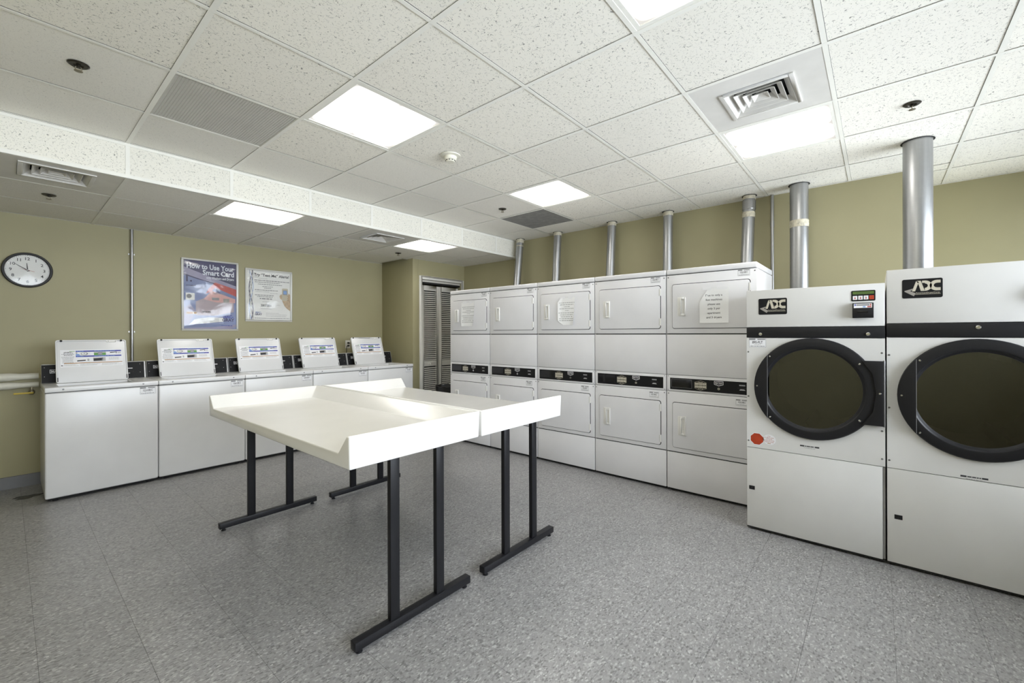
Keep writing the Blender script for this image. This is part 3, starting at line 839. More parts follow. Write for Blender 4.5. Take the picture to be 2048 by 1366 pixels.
WW = .7046
def washer(k, label, num):
    rnd = random.Random(40 + k)
    W = .7005; D = .687
    t = thing('washing_machine', label, 'washer', (.1978 + k * WW, 4.983, 0), 0, 'white top-loading washers along the wall')
    MB().box(0, W, .004, D, .028, .866, 'washer').build('cabinet', t, bevel=.012, seg=3)
    MB().box(.02, W - .02, .03, D - .02, .012, .030, 'dark').build('toe_base', t, smooth=0)
    for x in (.06, W - .06):
        for y in (.06, D - .06): MB().cyl((x, y, 0), (x, y, .014), .02, 'black', 12).build('levelling_foot', t)
    MB().box(.004, W - .004, .008, D - .004, .8662, .8698, 'dark').build('top_seam', t, smooth=0)
    # deck with the tub opening
    hx0, hx1, hy0, hy1 = .085, .545, .07, .375
    dk = MB()
    z0, z1 = .8700, .909
    vs = []
    for z in (z0, z1):
        vs += [(0, 0, z), (W, 0, z), (W, D, z), (0, D, z), (hx0, hy0, z), (hx1, hy0, z), (hx1, hy1, z), (hx0, hy1, z)]
    fs = []
    for i in range(4):
        j = (i + 1) % 4
        fs += [(8 + i, 8 + j, 12 + j, 12 + i), (j, i, 4 + i, 4 + j), (i, j, 8 + j, 8 + i), (4 + j, 4 + i, 12 + i, 12 + j)]
    dk.add(vs, fs, 'washer').build('top_deck', t, bevel=.006, seg=3)
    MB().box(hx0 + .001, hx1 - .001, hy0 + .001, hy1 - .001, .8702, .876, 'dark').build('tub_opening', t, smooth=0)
    for x in (.102, .597): MB().lathe([(.0, .003), (.005, .0025), (.0065, .0)], 'screw', 12, (x, -.0002, .891), 'y').build('screw', t)
    for x in (.035, .665): MB().box(x - .02, x + .02, -.0004, .0, .8690, .8703, 'dark').build('seam_clip', t, smooth=0)
    id_sticker(MB(), .574, .682, .797, .860, .0033, num, rnd).build('asset_sticker', t, smooth=0)
    # lid, standing open
    ang = math.radians(20)
    lx = .083 - .010 * k + .004 * (k == 1)
    lid = MB()
    LW, LH = .468, .395
    lid.prism(rrect(0, LW, 0, LH, .018), 0, .022, 'washer')
    lo_ = lid.build('lid', t, bevel=.004, seg=2, loc=(lx, .385, .9105), rot=(-ang, 0, 0))
    rim = MB(); o = rrect(.001, LW - .001, .001, LH - .001, .018); i_ = rrect(.009, LW - .009, .009, LH - .011, .012)
    nn = len(o)
    vs = [(x, -.0045, z) for x, z in o] + [(x, -.0045, z) for x, z in i_] + [(x, .0, z) for x, z in o] + [(x, .0, z) for x, z in i_]
    fs = []
    for q in range(nn):
        r_ = (q + 1) % nn
        fs += [(q, r_, nn + r_, nn + q), (nn + q, nn + r_, 3 * nn + r_, 3 * nn + q), (r_, q, 2 * nn + q, 2 * nn + r_)]
    rim.add(vs, fs, 'washer').build('lid_rim', lo_, smooth=30)
    sh = MB(); i2 = rrect(.0105, LW - .0105, .0105, LH - .0125, .011)
    vs = [(x, -.0004, z) for x, z in i_] + [(x, -.0004, z) for x, z in i2]
    sh.add(vs, [(q, (q + 1) % nn, nn + (q + 1) % nn, nn + q) for q in range(nn)], 'inkg').build('lid_seam', lo_, smooth=0)
    for x in (.036, LW - .036): MB().lathe([(.0, .009), (.006, .0085), (.0085, .004), (.0085, 0)], 'black', 14, (x, -.0045, LH - .010), 'y').build('lid_bumper', lo_)
    la = MB().prism([(.325, LH - .012), (.333, LH - .024), (.395, LH - .023), (.402, LH - .010)], -.008, -.0006, 'wplast')
    for x in (.342, .392): la.disc(x, LH - .016, .003, -.0084, 'ink', 10)
    if k == 4: la.flat([(.10, LH - .012), (.28, LH - .016), (.30, LH - .008), (.27, LH - .010), (.13, LH - .007)], -.0050, 'ink')
    la.build('lid_catch', lo_, smooth=0)
    for x in (.010, LW - .010): MB().box(x - .003, x + .003, -.007, -.0045, .012, .05, 'ink').build('lid_hinge', lo_, smooth=0)
    instruction_print(rnd).build('instruction_label', lo_, smooth=0)
    # console
    y0 = .505
    con = MB().xprism([(y0, .9095), (y0 + .165, .9095), (y0 + .165, 1.066), (y0 + .055, 1.069), (y0 + .04, 1.066)], .004, W - .004, 'washer')
    co = con.build('console', t, bevel=.003)
    n_ = Vector((-(1.066 - .9095), 0.04)).normalized()       # outward normal of the slanted face (y,z)
    def cz(z): return y0 + .04 * (z - .9095) / (1.066 - .9095)
    fc = MB()
    def cf(x0, x1, za, zb, d, mat):
        fc.add([(x0, cz(za) - d, za), (x1, cz(za) - d, za), (x1, cz(zb) - d, zb), (x0, cz(zb) - d, zb)], [(0, 1, 2, 3)], mat)
    cf(.003, W - .014, .911, 1.065, .0012, 'panelblk')
    cf(W - .014, W - .006, .911, 1.065, .0012, 'emt')
    cf(.052, .169, .992, 1.024, .0016, 'stick'); cf(.056, .165, .9955, 1.0205, .002, 'panelblk')
    v0 = len(fc.v); fc.text('MAYTAG', .110, .999, .017, 0, 'stick', bold=.03, width=.098)
    for q in range(v0, len(fc.v)): x, y, z = fc.v[q]; fc.v[q] = (x, cz(z) - .0024, z)
    cf(.52, .60, 1.000, 1.010, .0016, 'inkl'); cf(.515, .61, .965, .980, .0016, 'dark'); cf(.525, .58, .956, .962, .0016, 'inkl')
    for x, z in ((.020, 1.043), (.020, .965), (W - .045, 1.043), (W - .045, .965)):
        cf(x - .0022, x + .0022, z - .0022, z + .0022, .0016, 'inkl')
    fc.build('console_fascia', co, smooth=0)
    MB().box(.012, .05, y0 + .06, y0 + .1, 1.066, 1.0695, 'washer').build('console_cap', co, smooth=0)
    return t
WL = [('white top-load washer with raised lid at the end of the row by the wall pipes', '123-HKC'),
      ('white top-load washer with raised lid, second from the wall pipes', '126-HKC'),
      ('white top-load washer with raised lid, middle one of the five', '124-HKC'),
      ('white top-load washer with raised lid, second from the closet', '125-HKC'),
      ('white top-load washer with raised lid at the closet end of the row', '127-HKC')]
for k, (l, n_) in enumerate(WL): washer(k, l, n_)

# ================================================================== STACKED DRYERS
XF, YD0, DP = 3.6336, 4.1102, .6858
def dryer_door(t, x0, x1, z0, z1):
    d = MB().prism(rrect(x0, x1, z0, z1, .018), -.009, -.0012, 'enamel').build('door', t, bevel=.0025)
    return d
def stacked_dryer(k, label, na, nb):
    rnd = random.Random(90 + k)
    W = .6785; D = .606
    t = thing('stacked_dryer', label, 'dryer', (XF, YD0 - k * DP - .002, 0), -PI / 2, 'white stacked dryers in a row')
    MB().box(.001, W - .001, .022, D, .02, 1.815, 'enamel').build('cabinet', t, bevel=.004)
    MB().box(.006, W - .006, .014, .0215, .012, 1.818, 'dark').build('seam_shade_plate', t, smooth=0)  # black plate behind the panels, stands in for shade in the seams
    MB().box(0, W, -.003, D, 1.8200, 1.8635, 'enamel').build('top_cap', t, bevel=.008, seg=3)
    MB().box(0, W, 0, .0135, 1.3255, 1.8140, 'enamel').build('upper_front', t, bevel=.003)
    MB().box(0, W, 0, .0135, .9795, 1.3175, 'enamel').build('middle_panel', t, bevel=.003)
    cp = MB().box(0, W, 0, .0135, .8425, .9765, 'enamel').build('control_panel', t, bevel=.002)
    MB().box(0, W, 0, .0135, .3370, .8390, 'enamel').build('lower_front', t, bevel=.003)
    MB().box(0, W, .002, .0135, .024, .3290, 'enamel').build('base_panel', t, bevel=.004)
    MB().box(.02, W - .02, .04, D - .02, 0, .021, 'dark').build('plinth', t, smooth=0)
    for z0, z1, zh in ((1.369, 1.733, 1.548), (.374, .747, .560)):
        x0, x1 = .05, .632
        MB().flat(rrect(x0 - .004, x1 + .005, z0 - .0042, z1 + .0050, .021), -.0006, 'dark').build('door_gap', t, smooth=0)
        d = dryer_door(t, x0, x1, z0, z1)
        hx = .128
        h = MB()
        h.prism(rrect(hx - .034, hx + .034, zh - .079, zh + .079, .004), -.0115, -.0085, 'wplast')
        for a, b, c, e in ((hx - .008, hx - .001, zh - .074, zh + .074), (hx + .026, hx + .033, zh - .074, zh + .074),
                           (hx - .001, hx + .026, zh + .060, zh + .074), (hx - .001, hx + .026, zh - .074, zh - .060)):
            h.box(a, b, -.024, -.0116, c, e, 'wplast')
        h.build('handle', d, bevel=.0015)
        for z in (z0 + .055, z1 - .055):
            MB().box(x1 - .006, x1 + .006, -.0105, -.001, z - .03, z + .03, 'wplast').box(x1 - .0075, x1 - .006, -.0102, -.001, z - .03, z + .03, 'dark').build('hinge', d, smooth=0)
    # control fascia with window, key pad, badge, lock and card slot
    y = -.0008; cf = MB()
    X0, X1, Z0, Z1 = .028, .655, .8575, .9535
    cf.box(X0, X1, y, 0, Z0, Z1, 'panelblk'); y -= .0004
    cf.q(X0 + .012, .205, Z0 + .017, Z1 - .009, y, 'inkg' if k == 4 else 'black'); cf.q(X0 + .0135, .2035, Z0 + .0185, Z1 - .0105, y - .0003, 'blackg')
    if k == 3: cf.q(.085, .105, Z0 + .02, Z1 - .012, y - .0006, 'dark')
    kx0, kx1, kc = .228, .318, .273
    hexa = [(kx0, .929), (kc, .9455), (kx1, .929), (kx1, .881), (kc, .8645), (kx0, .881)]
    for a, b in zip(hexa, hexa[1:] + hexa[:1]):
        dx, dz = b[0] - a[0], b[1] - a[1]; ln = math.hypot(dx, dz); ox, oz = -dz / ln * .0008, dx / ln * .0008
        cf.flat([(a[0] - ox, a[1] - oz), (a[0] + ox, a[1] + oz), (b[0] + ox, b[1] + oz), (b[0] - ox, b[1] - oz)], y, 'cream')
    for r_ in range(2):
        for c in range(3):
            a = kx0 + .0015 + c * .0295; z = .908 if r_ == 0 else .885
            cf.q(a, a + .028, z, z + .018, y, 'cream'); cf.words(a + .003, a + .025, z + .007, .004, y - .0003, 'inkg', rnd)
    cf.words(kc - .02, kc + .02, .9295, .004, y, 'cream', rnd); cf.words(kc - .02, kc + .02, .8755, .004, y, 'cream', rnd)
    sx = .410
    sh = lambda g: [(sx - .034 + g, .948 - g), (sx - .034 + g, .921 + g * .6), (sx, .9095 + g * 1.2), (sx + .034 - g, .921 + g * .6), (sx + .034 - g, .948 - g)]
    cf.flat(sh(0), y, 'stick'); cf.flat(sh(.0035), y - .0003, 'panelblk')
    cf.text('MAYTAG', sx, .9285, .0105, y - .0006, 'stick', bold=.02, width=.050); cf.words(sx - .022, sx + .022, .9225, .003, y - .0006, 'inkl', rnd)
    cf.disc(sx, .888, .0095, y, 'chrome', 18); cf.disc(sx, .888, .0035, y - .0003, 'ink', 10)
    cf.q(.556, .598, .922, .932, y, 'inkg'); cf.words(.558, .596, .925, .004, y - .0003, 'inkl', rnd)
    cf.q(.545, .61, .902, .910, y, 'dark'); cf.flat([(.556, .889), (.600, .889), (.590, .898), (.566, .898)], y, 'inkl')
    for z in (Z1 + .001, Z0 - .001): cf.disc(.345, z, .0035, y - .0003, 'inkl', 10)
    cf.build('control_fascia', cp, smooth=0)
    for x in (.012, W - .012):
        for z in (.852, .967): MB().disc(x, z, .0032, -.0007, 'ink', 10).build('screw', cp, smooth=0)
    for x in (.014, W - .014):
        for z in (1.797, .822):
            MB().lathe([(.0, .0035), (.004, .003), (.0055, 0)], 'screw', 10, (x, -.0002, z), 'y').build('screw', t)
    id_sticker(MB(), .549, .632, 1.764, 1.811, -.0006, na, rnd).build('asset_sticker', t, smooth=0)
    id_sticker(MB(), .533, .616, .773, .820, -.0006, nb, rnd).build('asset_sticker', t, smooth=0)
    return t
DL = [('white stacked dryer with a taped notice, next to the closet door', '140-HKC', '141-HKC'),
      ('white stacked dryer without a notice, between the two with small notices', '138-HKC', '139-HKC'),
      ('white stacked dryer with a taped notice, middle one of the five', '134-HKC', '135-HKC'),
      ('white stacked dryer without a notice, next to the one marked 132-HKC', '136-HKC', '137-HKC'),
      ('white stacked dryer marked 132-HKC with a large-print notice, beside the round-door dryer', '132-HKC', '133-HKC')]
for k, (l, a, b) in enumerate(DL): stacked_dryer(k, l, a, b)

# notices taped to doors: curled sheets of paper
def notice(name, label, k, x0, x1, z0, z1, outline, lines, curl):
    t = thing(name, label, 'notice', (XF - .0095, YD0 - k * DP - .002, z0), -PI / 2)
    W, H = x1 - x0, z1 - z0
    def dep(u, v): return -.0012 - curl(u, v)
    mb = MB(); nu, nv = 10, 12; vs = []; fs = []
    for j in range(nv + 1):
        v = j / nv; a, b = outline(v)
        for i in range(nu + 1):
            u = a + (b - a) * i / nu
            vs.append((x0 + u * W, dep(u, v), v * H))
    for j in range(nv):
        for i in range(nu): fs.append((j * (nu + 1) + i, j * (nu + 1) + i + 1, (j + 1) * (nu + 1) + i + 1, (j + 1) * (nu + 1) + i))
    mb.add(vs, fs, 'paper').build('sheet', t, smooth=60)
    ink = MB()
    rnd = random.Random(k)
    for s_, u, v, h in lines:
        n0 = len(ink.v)
        if isinstance(s_, str): ink.text(s_, x0 + u * W, v * H, h, 0, 'ink', bold=.008)
        else: ink.words(x0 + (u - s_ / 2) * W, x0 + (u + s_ / 2) * W, v * H, h * .7, 0, 'inkl', rnd)
        for q in range(n0, len(ink.v)):
            x, y, z = ink.v[q]; ink.v[q] = (x, dep((x - x0) / W, z / H) - .0006, z)
    ink.build('lettering', t, smooth=0)
    tp = MB()
    tp.q(x0 + W * .1, x0 + W * .4, H - .012, H + .012, dep(.2, 1) - .0004, 'stick'); tp.q(x0 + W * .6, x0 + W * .95, H - .012, H + .012, dep(.8, 1) - .0004, 'stick')
    tp.build('tape', t, smooth=0)
    return t
small = [(.9, .52, .80, .011), (.8, .52, .73, .011), (.35, .52, .655, .011), (.85, .52, .585, .011), (.22, .52, .515, .009),
         (.9, .5, .43, .011), (.75, .5, .36, .011), (.7, .5, .29, .011), (.85, .5, .22, .011), (.85, .5, .15, .011)]
notice('paper_notice', 'small curled paper notice taped to the dryer by the closet', 0, .215, .455, 1.42, 1.705,
       lambda v: (.0 + .12 * max(0, .25 - v), .95 - .18 * max(0, .6 - v)), small, lambda u, v: .018 * max(0, u - .75) / .25 * (1.1 - v) + .010 * max(0, .2 - u) / .2 * (1 - v))
notice('paper_notice', 'small curled paper notice with clipped corners on the middle stacked dryer', 2, .272, .474, 1.413, 1.685,
       lambda v: (max(0, .30 * (.14 - v) / .14) + max(0, .20 * (v - .86) / .14), .98 - .12 * max(0, .6 - v)), small,
       lambda u, v: .020 * max(0, u - .72) / .28 * (1.15 - v) + .010 * max(0, .2 - u) / .2)
big = [(s_, .50, .775 - i * .128, .0155) for i, s_ in enumerate(('Due to only a', 'few machines', 'please use', 'only 3 per', 'apartment', 'and 3 dryers'))]
notice('paper_notice', 'white sheet reading due to only a few machines please use only 3 per apartment', 4, .272, .486, 1.408, 1.682,
       lambda v: (max(0, .30 * (v - .62) / .38), 1.), big, lambda u, v: .012 * max(0, .25 - u) / .25 * v + .004 * max(0, .12 - v) / .12)

# ================================================================== LARGE ROUND-DOOR DRYERS
def adc_logo(mb, x0, x1, z0, z1, y):
    w, h = x1 - x0, z1 - z0
    mb.prism(rrect(x0, x1, z0, z1, .008), y - .0015, y, 'panelblk'); y -= .002
    P = lambda u, v: (x0 + u * w, z0 + v * h)
    mb.flat([P(.06, .40), P(.30, .52), P(.27, .44), P(.20, .38), P(.34, .26), P(.30, .10), P(.06, .36)], y, 'greym')
    # A
    mb.flat([P(.25, .36), P(.33, .36), P(.42, .84), P(.37, .90), P(.355, .90)], y, 'cream')
    mb.flat([P(.355, .90), P(.47, .90), P(.57, .36), P(.47, .36), P(.41, .74)], y, 'cream')
    # D and C as facing arcs
    c1, c2 = P(.57, .63), P(.80, .63); r = .27 * h
    mb.ring(c1[0], c1[1], r * .42, r, y - .0002, 'cream', -PI / 2, PI / 2, 18, 1.35 * w / h / 2.1)
    mb.ring(c2[0] + .06 * w, c2[1], r * .42, r, y - .0002, 'cream', PI / 2, 3 * PI / 2, 18, 1.35 * w / h / 2.1)
    a, b = P(.50, .90), P(.585, .75); mb.q(a[0], b[0], b[1] + .03 * h, a[1], y - .0001, 'cream')
    a, b = P(.86, .90), P(.95, .75); mb.q(a[0], b[0], b[1], a[1], y - .0001, 'cream')
    a, b = P(.86, .51), P(.95, .36); mb.q(a[0], b[0], b[1], a[1], y - .0001, 'cream')
    mb.text('AmericanDryerCorp.', P(.64, 0)[0], P(0, .235)[1], .066 * h, y, 'cream', width=.60 * w)
    a, b = P(.32, .20), P(.95, .185); mb.q(a[0], b[0], b[1], a[1], y, 'cream')
    return mb

def round_dryer(label, yl, H, band0, band1, lock_xs, logo, first):
    rnd = random.Random(5 + first)
    W = .7115; D = 1.10
    t = thing('tumble_dryer', label, 'dryer', (3.265, yl, 0), -PI / 2, 'large round-door tumble dryers')
    cab = MB()
    cab.box(0, .012, .016, D, .012, H, 'adc'); cab.box(W - .012, W, .016, D, .012, H, 'adc'); cab.box(.012, W - .012, .016, D, H - .012, H, 'adc')
    cab.box(.012, W - .012, D - .012, D, .012, H - .012, 'adc'); cab.box(.012, W - .012, .016, D - .012, .012, .024, 'adc')
    cab.build('cabinet', t, smooth=0)
    MB().box(.03, W - .03, .04, D - .04, 0, .012, 'dark').build('plinth', t, smooth=0)
    MB().box(0, W, 0, .0155, band1 + .002, H, 'adc').build('header_panel', t, bevel=.004)
    bd = MB().box(0, W, -.003, .0155, band0, band1, 'black').build('trim_band', t, bevel=.002)
    for x in lock_xs:
        MB().lathe([(.0, .005), (.006, .005), (.0065, .007), (.010, .006), (.0115, 0)], 'chrome', 20, (x, -.003, band0 + .022 + .03 * (first == 0)), 'y').build('lock', bd)
    # door panel with round hole
    cx, cz = .3665 if first else .360, .9775
    z0, z1 = .558, band0 - .003; R = .292; n = 72
    mb = MB(); vs = []; fs = []
    for y in (0, .0155):
        for k in range(n):
            a = 2 * PI * k / n; c, s_ = math.cos(a), math.sin(a)
            vs.append((cx + R * c, y, cz + R * s_))
            tx = ((W - cx) / c if c > 1e-9 else (-cx / c if c < -1e-9 else 1e9)); tz = ((z1 - cz) / s_ if s_ > 1e-9 else ((z0 - cz) / s_ if s_ < -1e-9 else 1e9))
            q = min(tx, tz); vs.append((cx + q * c, y, cz + q * s_))
    # snap to the rectangle corners
    for (px, pz) in ((0, z0), (W, z0), (W, z1), (0, z1)):
        for off in (0, 2 * n):
            best = min(range(n), key=lambda k: (vs[off + 2 * k + 1][0] - px) ** 2 + (vs[off + 2 * k + 1][2] - pz) ** 2)
            o_ = vs[off + 2 * best + 1]; vs[off + 2 * best + 1] = (px, o_[1], pz)
    for k in range(n):
        a, b = 2 * k, 2 * ((k + 1) % n)
        fs += [(a, a + 1, b + 1, b), (2 * n + b, 2 * n + b + 1, 2 * n + a + 1, 2 * n + a), (a, b, 2 * n + b, 2 * n + a), (b + 1, a + 1, 2 * n + a + 1, 2 * n + b + 1)]
    mb.add(vs, fs, 'adc').build('door_panel', t, smooth=20)
    # drum
    dm = MB()
    dm.lathe([(.292, -.0156), (.288, -.05), (.300, -.06), (.300, -.72), (.0, -.74)], 'steel', 48, (cx, 0, cz), 'y')
    drum = dm.build('drum', t)
    for k in range(3):
        a = 2 * PI * k / 3 + (.35 if first else 1.0)
        c, s_ = math.cos(a), math.sin(a); px, pz = -s_, c
        r0, r1, hw = .298, .225, .035
        V = []
        for y in (.07, .70):
            V += [(cx + r0 * c + hw * px, y, cz + r0 * s_ + hw * pz), (cx + r0 * c - hw * px, y, cz + r0 * s_ - hw * pz), (cx + r1 * c, y, cz + r1 * s_)]
        MB().add(V, [(0, 1, 2), (5, 4, 3), (0, 3, 4, 1), (1, 4, 5, 2), (2, 5, 3, 0)], 'steel').build('drum_baffle', drum, smooth=0)
    # door: ring, glass, latch plate, hinge plate
    door = MB().lathe([(.286, .0005), (.3165, .0005), (.3165, .014), (.311, .022), (.272, .030), (.264, .028), (.258, .018), (.247, .012), (.246, .002), (.286, .0005)], 'black', 72, (cx, 0, cz), 'y').build('door', t)
    MB().lathe([(.0, .007), (.2475, .007), (.2475, .004), (.0, .004)], 'dglass', 48, (cx, 0, cz), 'y').build('door_glass', door)
    xr = -.238; Rr = .3155
    half = math.sqrt(Rr * Rr - xr * xr); a0 = math.atan2(half, xr)
    seg = [(cx + Rr * math.cos(a0 + (2 * PI - 2 * a0) * k / 16), cz + Rr * math.sin(a0 + (2 * PI - 2 * a0) * k / 16)) for k in range(17)]
    MB().prism(seg, -.036, -.021, 'black').build('latch_plate', door, bevel=.002)
    MB().box(cx + xr - .0012, cx + xr + .0006, -.037, -.0362, cz - half + .004, cz + half - .004, 'inkg').build('latch_edge', door, smooth=0)
    for a in (PI - .72, PI, PI + .72):
        MB().lathe([(.0, .004), (.004, .0035), (.006, 0)], 'chrome', 12, (cx + .298 * math.cos(a), -.0362, cz + .298 * math.sin(a)), 'y').build('rivet', door)
    hp = [(cx + .243, cz - .186), (W - .006, cz - .186), (W - .006, cz + .186), (cx + .243, cz + .186), (cx + .290, cz + .11), (cx + .305, cz), (cx + .290, cz - .11)]
    MB().prism(hp, -.034, -.0005, 'black').build('hinge_plate', door, bevel=.002)
    MB().cyl((W - .004, -.02, cz - .19), (W - .004, -.02, cz + .19), .005, 'screw', 10).build('hinge_pin', door)
    for a in (-.62, 0, .62):
        MB().lathe([(.0, .005), (.005, .004), (.0075, 0)], 'chrome', 12, (cx + (.285 if a else .322) * math.cos(a), -.0342, cz + .285 * math.sin(a)), 'y').build('rivet', door)
    # base panel
    bp = MB().box(0, W - .012, 0, .0155, .022, .5545, 'adc').build('base_panel', t, bevel=.003)
    MB().box(W - .0105, W - .001, .002, .0155, .03, .552, 'emt').build('piano_hinge', t, smooth=0)
    lx = .03 if first else .048
    MB().box(lx - .017, lx + .017, -.0015, 0, .272, .297, 'black').box(lx - .008, lx + .008, -.003, -.0015, .276, .293, 'blackg').build('panel_latch', bp, smooth=0)
    MB().box(0, W, .004, .0158, .0125, .021, 'dark').build('kick_gap', t, smooth=0)
    MB().box(.004, W - .004, .006, .0155, .5547, .5577, 'dark').build('panel_gap', t, smooth=0)
    for x, z in ((.010, .60), (.010, .90), (.010, 1.20), (W - .014, .60), (W - .014, .76), (W - .014, 1.21)):
        MB().lathe([(.0, .003), (.004, .0026), (.0055, 0)], 'screw', 10, (x, -.0001, z), 'y').build('screw', t)
    lb = MB(); lc = .352 if first else .342; lz = .614 if first else .572
    lb.q(lc - .05, lc - .028, lz - .005, lz + .004, -.0006, 'ink'); lb.q(lc - .028, lc + .028, lz - .005, lz + .004, -.0006, 'inkl')
    lb.words(lc - .024, lc + .024, lz - .003, .005, -.0009, 'ink', rnd); lb.q(lc + .028, lc + .05, lz - .005, lz + .004, -.0006, 'ink'); lb.words(lc - .03, lc + .03, lz - .014, .004, -.0006, 'inkl', rnd)
    lb.build('caution_label', t, smooth=0)
    adc_logo(MB(), *logo, -.0003).build('maker_badge', t, smooth=0)
    # display and card reader
    dx = .560; dz = 1.514 if first else 1.575
    dp = MB(); y = -.0025
    dp.prism(rrect(dx, dx + .110, dz, dz + .062, .006), y, -.0002, 'panelblk'); y -= .0005
    dp.q(dx + .006, dx + .104, dz + .040, dz + .056, y, 'lcd')
    dp.text('CYCLE DONE', dx + .055, dz + .045, .006, y - .0003, 'ink', width=.062)
    for k in range(4):
        a = dx + .007 + k * .0252
        dp.q(a, a + .021, dz + .008, dz + .031, y, 'red' if k == 3 else 'stick')
        if k < 3:
            dp.q(a + .009, a + .012, dz + .016, dz + .025, y - .0003, 'red'); dp.flat([(a + .0105, dz + .011), (a + .015, dz + .018), (a + .006, dz + .018)], y - .0003, 'red')
        else: dp.q(a + .003, a + .018, dz + .011, dz + .028, y - .0003, 'stop')
    dp.build('display', t, smooth=0)
    rx0, rx1, rz0, rz1 = dx + .006, dx + .102, dz - .100, dz - .010
    rd = MB().xprism([(-.0002, rz0), (-.0002, rz1), (-.030, rz1 - .004), (-.038, rz1 - .03), (-.040, rz0 + .022), (-.034, rz0)][::-1], rx0, rx1, 'black').build('card_reader', t, bevel=.002)
    f = MB()
    def sl(z): return -.030 - .008 * (rz1 - .004 - z) / .026 - .0008
    for a, b, c, e, mt in ((rx0 + .007, rx1 - .007, rz1 - .032, rz1 - .007, 'stick'), (rx0 + .018, rx1 - .018, rz1 - .020, rz1 - .010, 'inkg'), (rx0 + .010, rx0 + .016, rz1 - .020, rz1 - .009, 'blue'),
                           (rx1 - .016, rx1 - .010, rz1 - .020, rz1 - .009, 'pred'), (rx0 + .048, rx0 + .060, rz1 - .030, rz1 - .022, 'lblue'), (rx1 - .028, rx1 - .010, rz1 - .030, rz1 - .022, 'pred')):
        d = 0 if mt == 'stick' else .0004
        f.add([(a, sl(c) - d, c), (b, sl(c) - d, c), (b, sl(e) - d, e), (a, sl(e) - d, e)], [(0, 1, 2, 3)], mt)
    f.build('reader_label', rd, smooth=0)
    MB().box(rx0 + .024, rx1 - .024, -.0425, -.0395, rz0 + .030, rz0 + .040, 'blackg').build('card_slot', rd, bevel=.001)
    if first:
        id_sticker(MB(), .015, .115, 1.232, 1.292, -.0006, '895-FLT', rnd).build('asset_sticker', t, smooth=0)
        oc = MB(); q = lambda r: [(.060 + r * math.cos(PI / 8 + k * PI / 4), .617 + r * math.sin(PI / 8 + k * PI / 4)) for k in range(8)]
        oc.flat(q(.0435), -.0005, 'stick'); oc.flat(q(.040), -.0008, 'stop')
        oc.build('stop_sticker', t, smooth=0, label='red octagonal sticker')
        rs = MB(); rs.disc(.133, .622, .037, -.0005, 'stick', 28, .034)
        for k, (s_, w_) in enumerate((('STOP', .016), ('YOU MUST CLEAN', .054), ('LINT FILTER', .036), ('BEFORE AND AFTER', .06), ('STARTING DRYER', .054), (None, .016))):
            z = .642 - k * .0095
            if s_: rs.text(s_, .131, z, .0052, -.0008, 'stop', bold=.01, width=w_)
            else: rs.words(.131 - w_ / 2, .131 + w_ / 2, z, .0052, -.0008, 'orange', rnd)
        rs.build('warning_sticker', t, smooth=0)
    return t
round_dryer('large white dryer with round black door and red octagon sticker, beside the stacked dryers', .680, 1.613, 1.297, 1.364, (.084, .637), (.072, .234, 1.449, 1.555), 1)
round_dryer('taller white dryer with round black door and a single lock, far from the stacked dryers', -.0385, 1.683, 1.302, 1.3775, (.358,), (.066, .228, 1.518, 1.623), 0)

# ================================================================== EXHAUST DUCTS
def duct(label, top, r, lean, zend, xin, tapes, flex=False, group='galvanised exhaust ducts'):
    x, y = top
    t = thing('exhaust_duct', label, 'duct', (x, y, CZ), 0, group)
    z1 = .03
    k = lambda z: ((z - 0) * lean[0], (z - 0) * lean[1])       # offsets per metre below the ceiling
    def P(z): d = -z; return (lean[0] * d, lean[1] * d, z)
    zz = zend - CZ
    pts = [P(.02), P(-.3), P(-.6), P(zz + .2)] if xin is not None else [P(.02), P(-.5), P(zz)]
    if xin is not None:
        b = P(zz + .2)
        for q in range(1, 7):
            a = q / 6 * PI / 2; pts.append((b[0] - .14 * (1 - math.cos(a)), b[1], b[2] - .14 * math.sin(a)))
        e = pts[-1]; pts.append((xin - x, e[1], e[2]))
    MB().tube(pts, r, 'galv', 28).build('pipe', t, smooth=50)
    # seam rib and taped joints
    for za, zb in tapes:
        n = 5; T_ = MB()
        prof = []
        ps = [P(za + (zb - za) * i / n) for i in range(n + 1)]
        T_.tube(ps, [r + .0015 + .0018 * (i % 2) for i in range(n + 1)], 'tape', 24).build('tape_band', t, smooth=50)
    if flex:
        ps = [P(-.05 - .012 * i) for i in range(9)]
        MB().tube(ps, [r + .003 + .004 * (i % 2) for i in range(9)], 'emt', 24).build('flex_sleeve', t, smooth=60)
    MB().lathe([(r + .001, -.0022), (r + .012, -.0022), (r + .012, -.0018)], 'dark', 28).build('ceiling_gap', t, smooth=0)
    return t
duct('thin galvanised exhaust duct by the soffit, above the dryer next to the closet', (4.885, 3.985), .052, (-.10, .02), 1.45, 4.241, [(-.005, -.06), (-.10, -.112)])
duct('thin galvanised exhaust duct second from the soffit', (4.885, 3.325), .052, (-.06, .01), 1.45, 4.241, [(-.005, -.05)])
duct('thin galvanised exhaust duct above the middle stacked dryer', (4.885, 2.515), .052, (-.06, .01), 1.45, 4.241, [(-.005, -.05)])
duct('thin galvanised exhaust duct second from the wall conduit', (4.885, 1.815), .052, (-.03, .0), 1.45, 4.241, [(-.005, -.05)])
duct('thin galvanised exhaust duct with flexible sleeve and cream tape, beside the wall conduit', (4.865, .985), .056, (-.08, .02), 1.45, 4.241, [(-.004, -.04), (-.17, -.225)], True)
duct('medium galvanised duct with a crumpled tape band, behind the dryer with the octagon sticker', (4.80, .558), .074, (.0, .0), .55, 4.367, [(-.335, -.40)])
duct('widest galvanised duct rising from the taller round-door dryer', (4.275, -.222), .0815, (.0, .0), 1.6845, None, [])

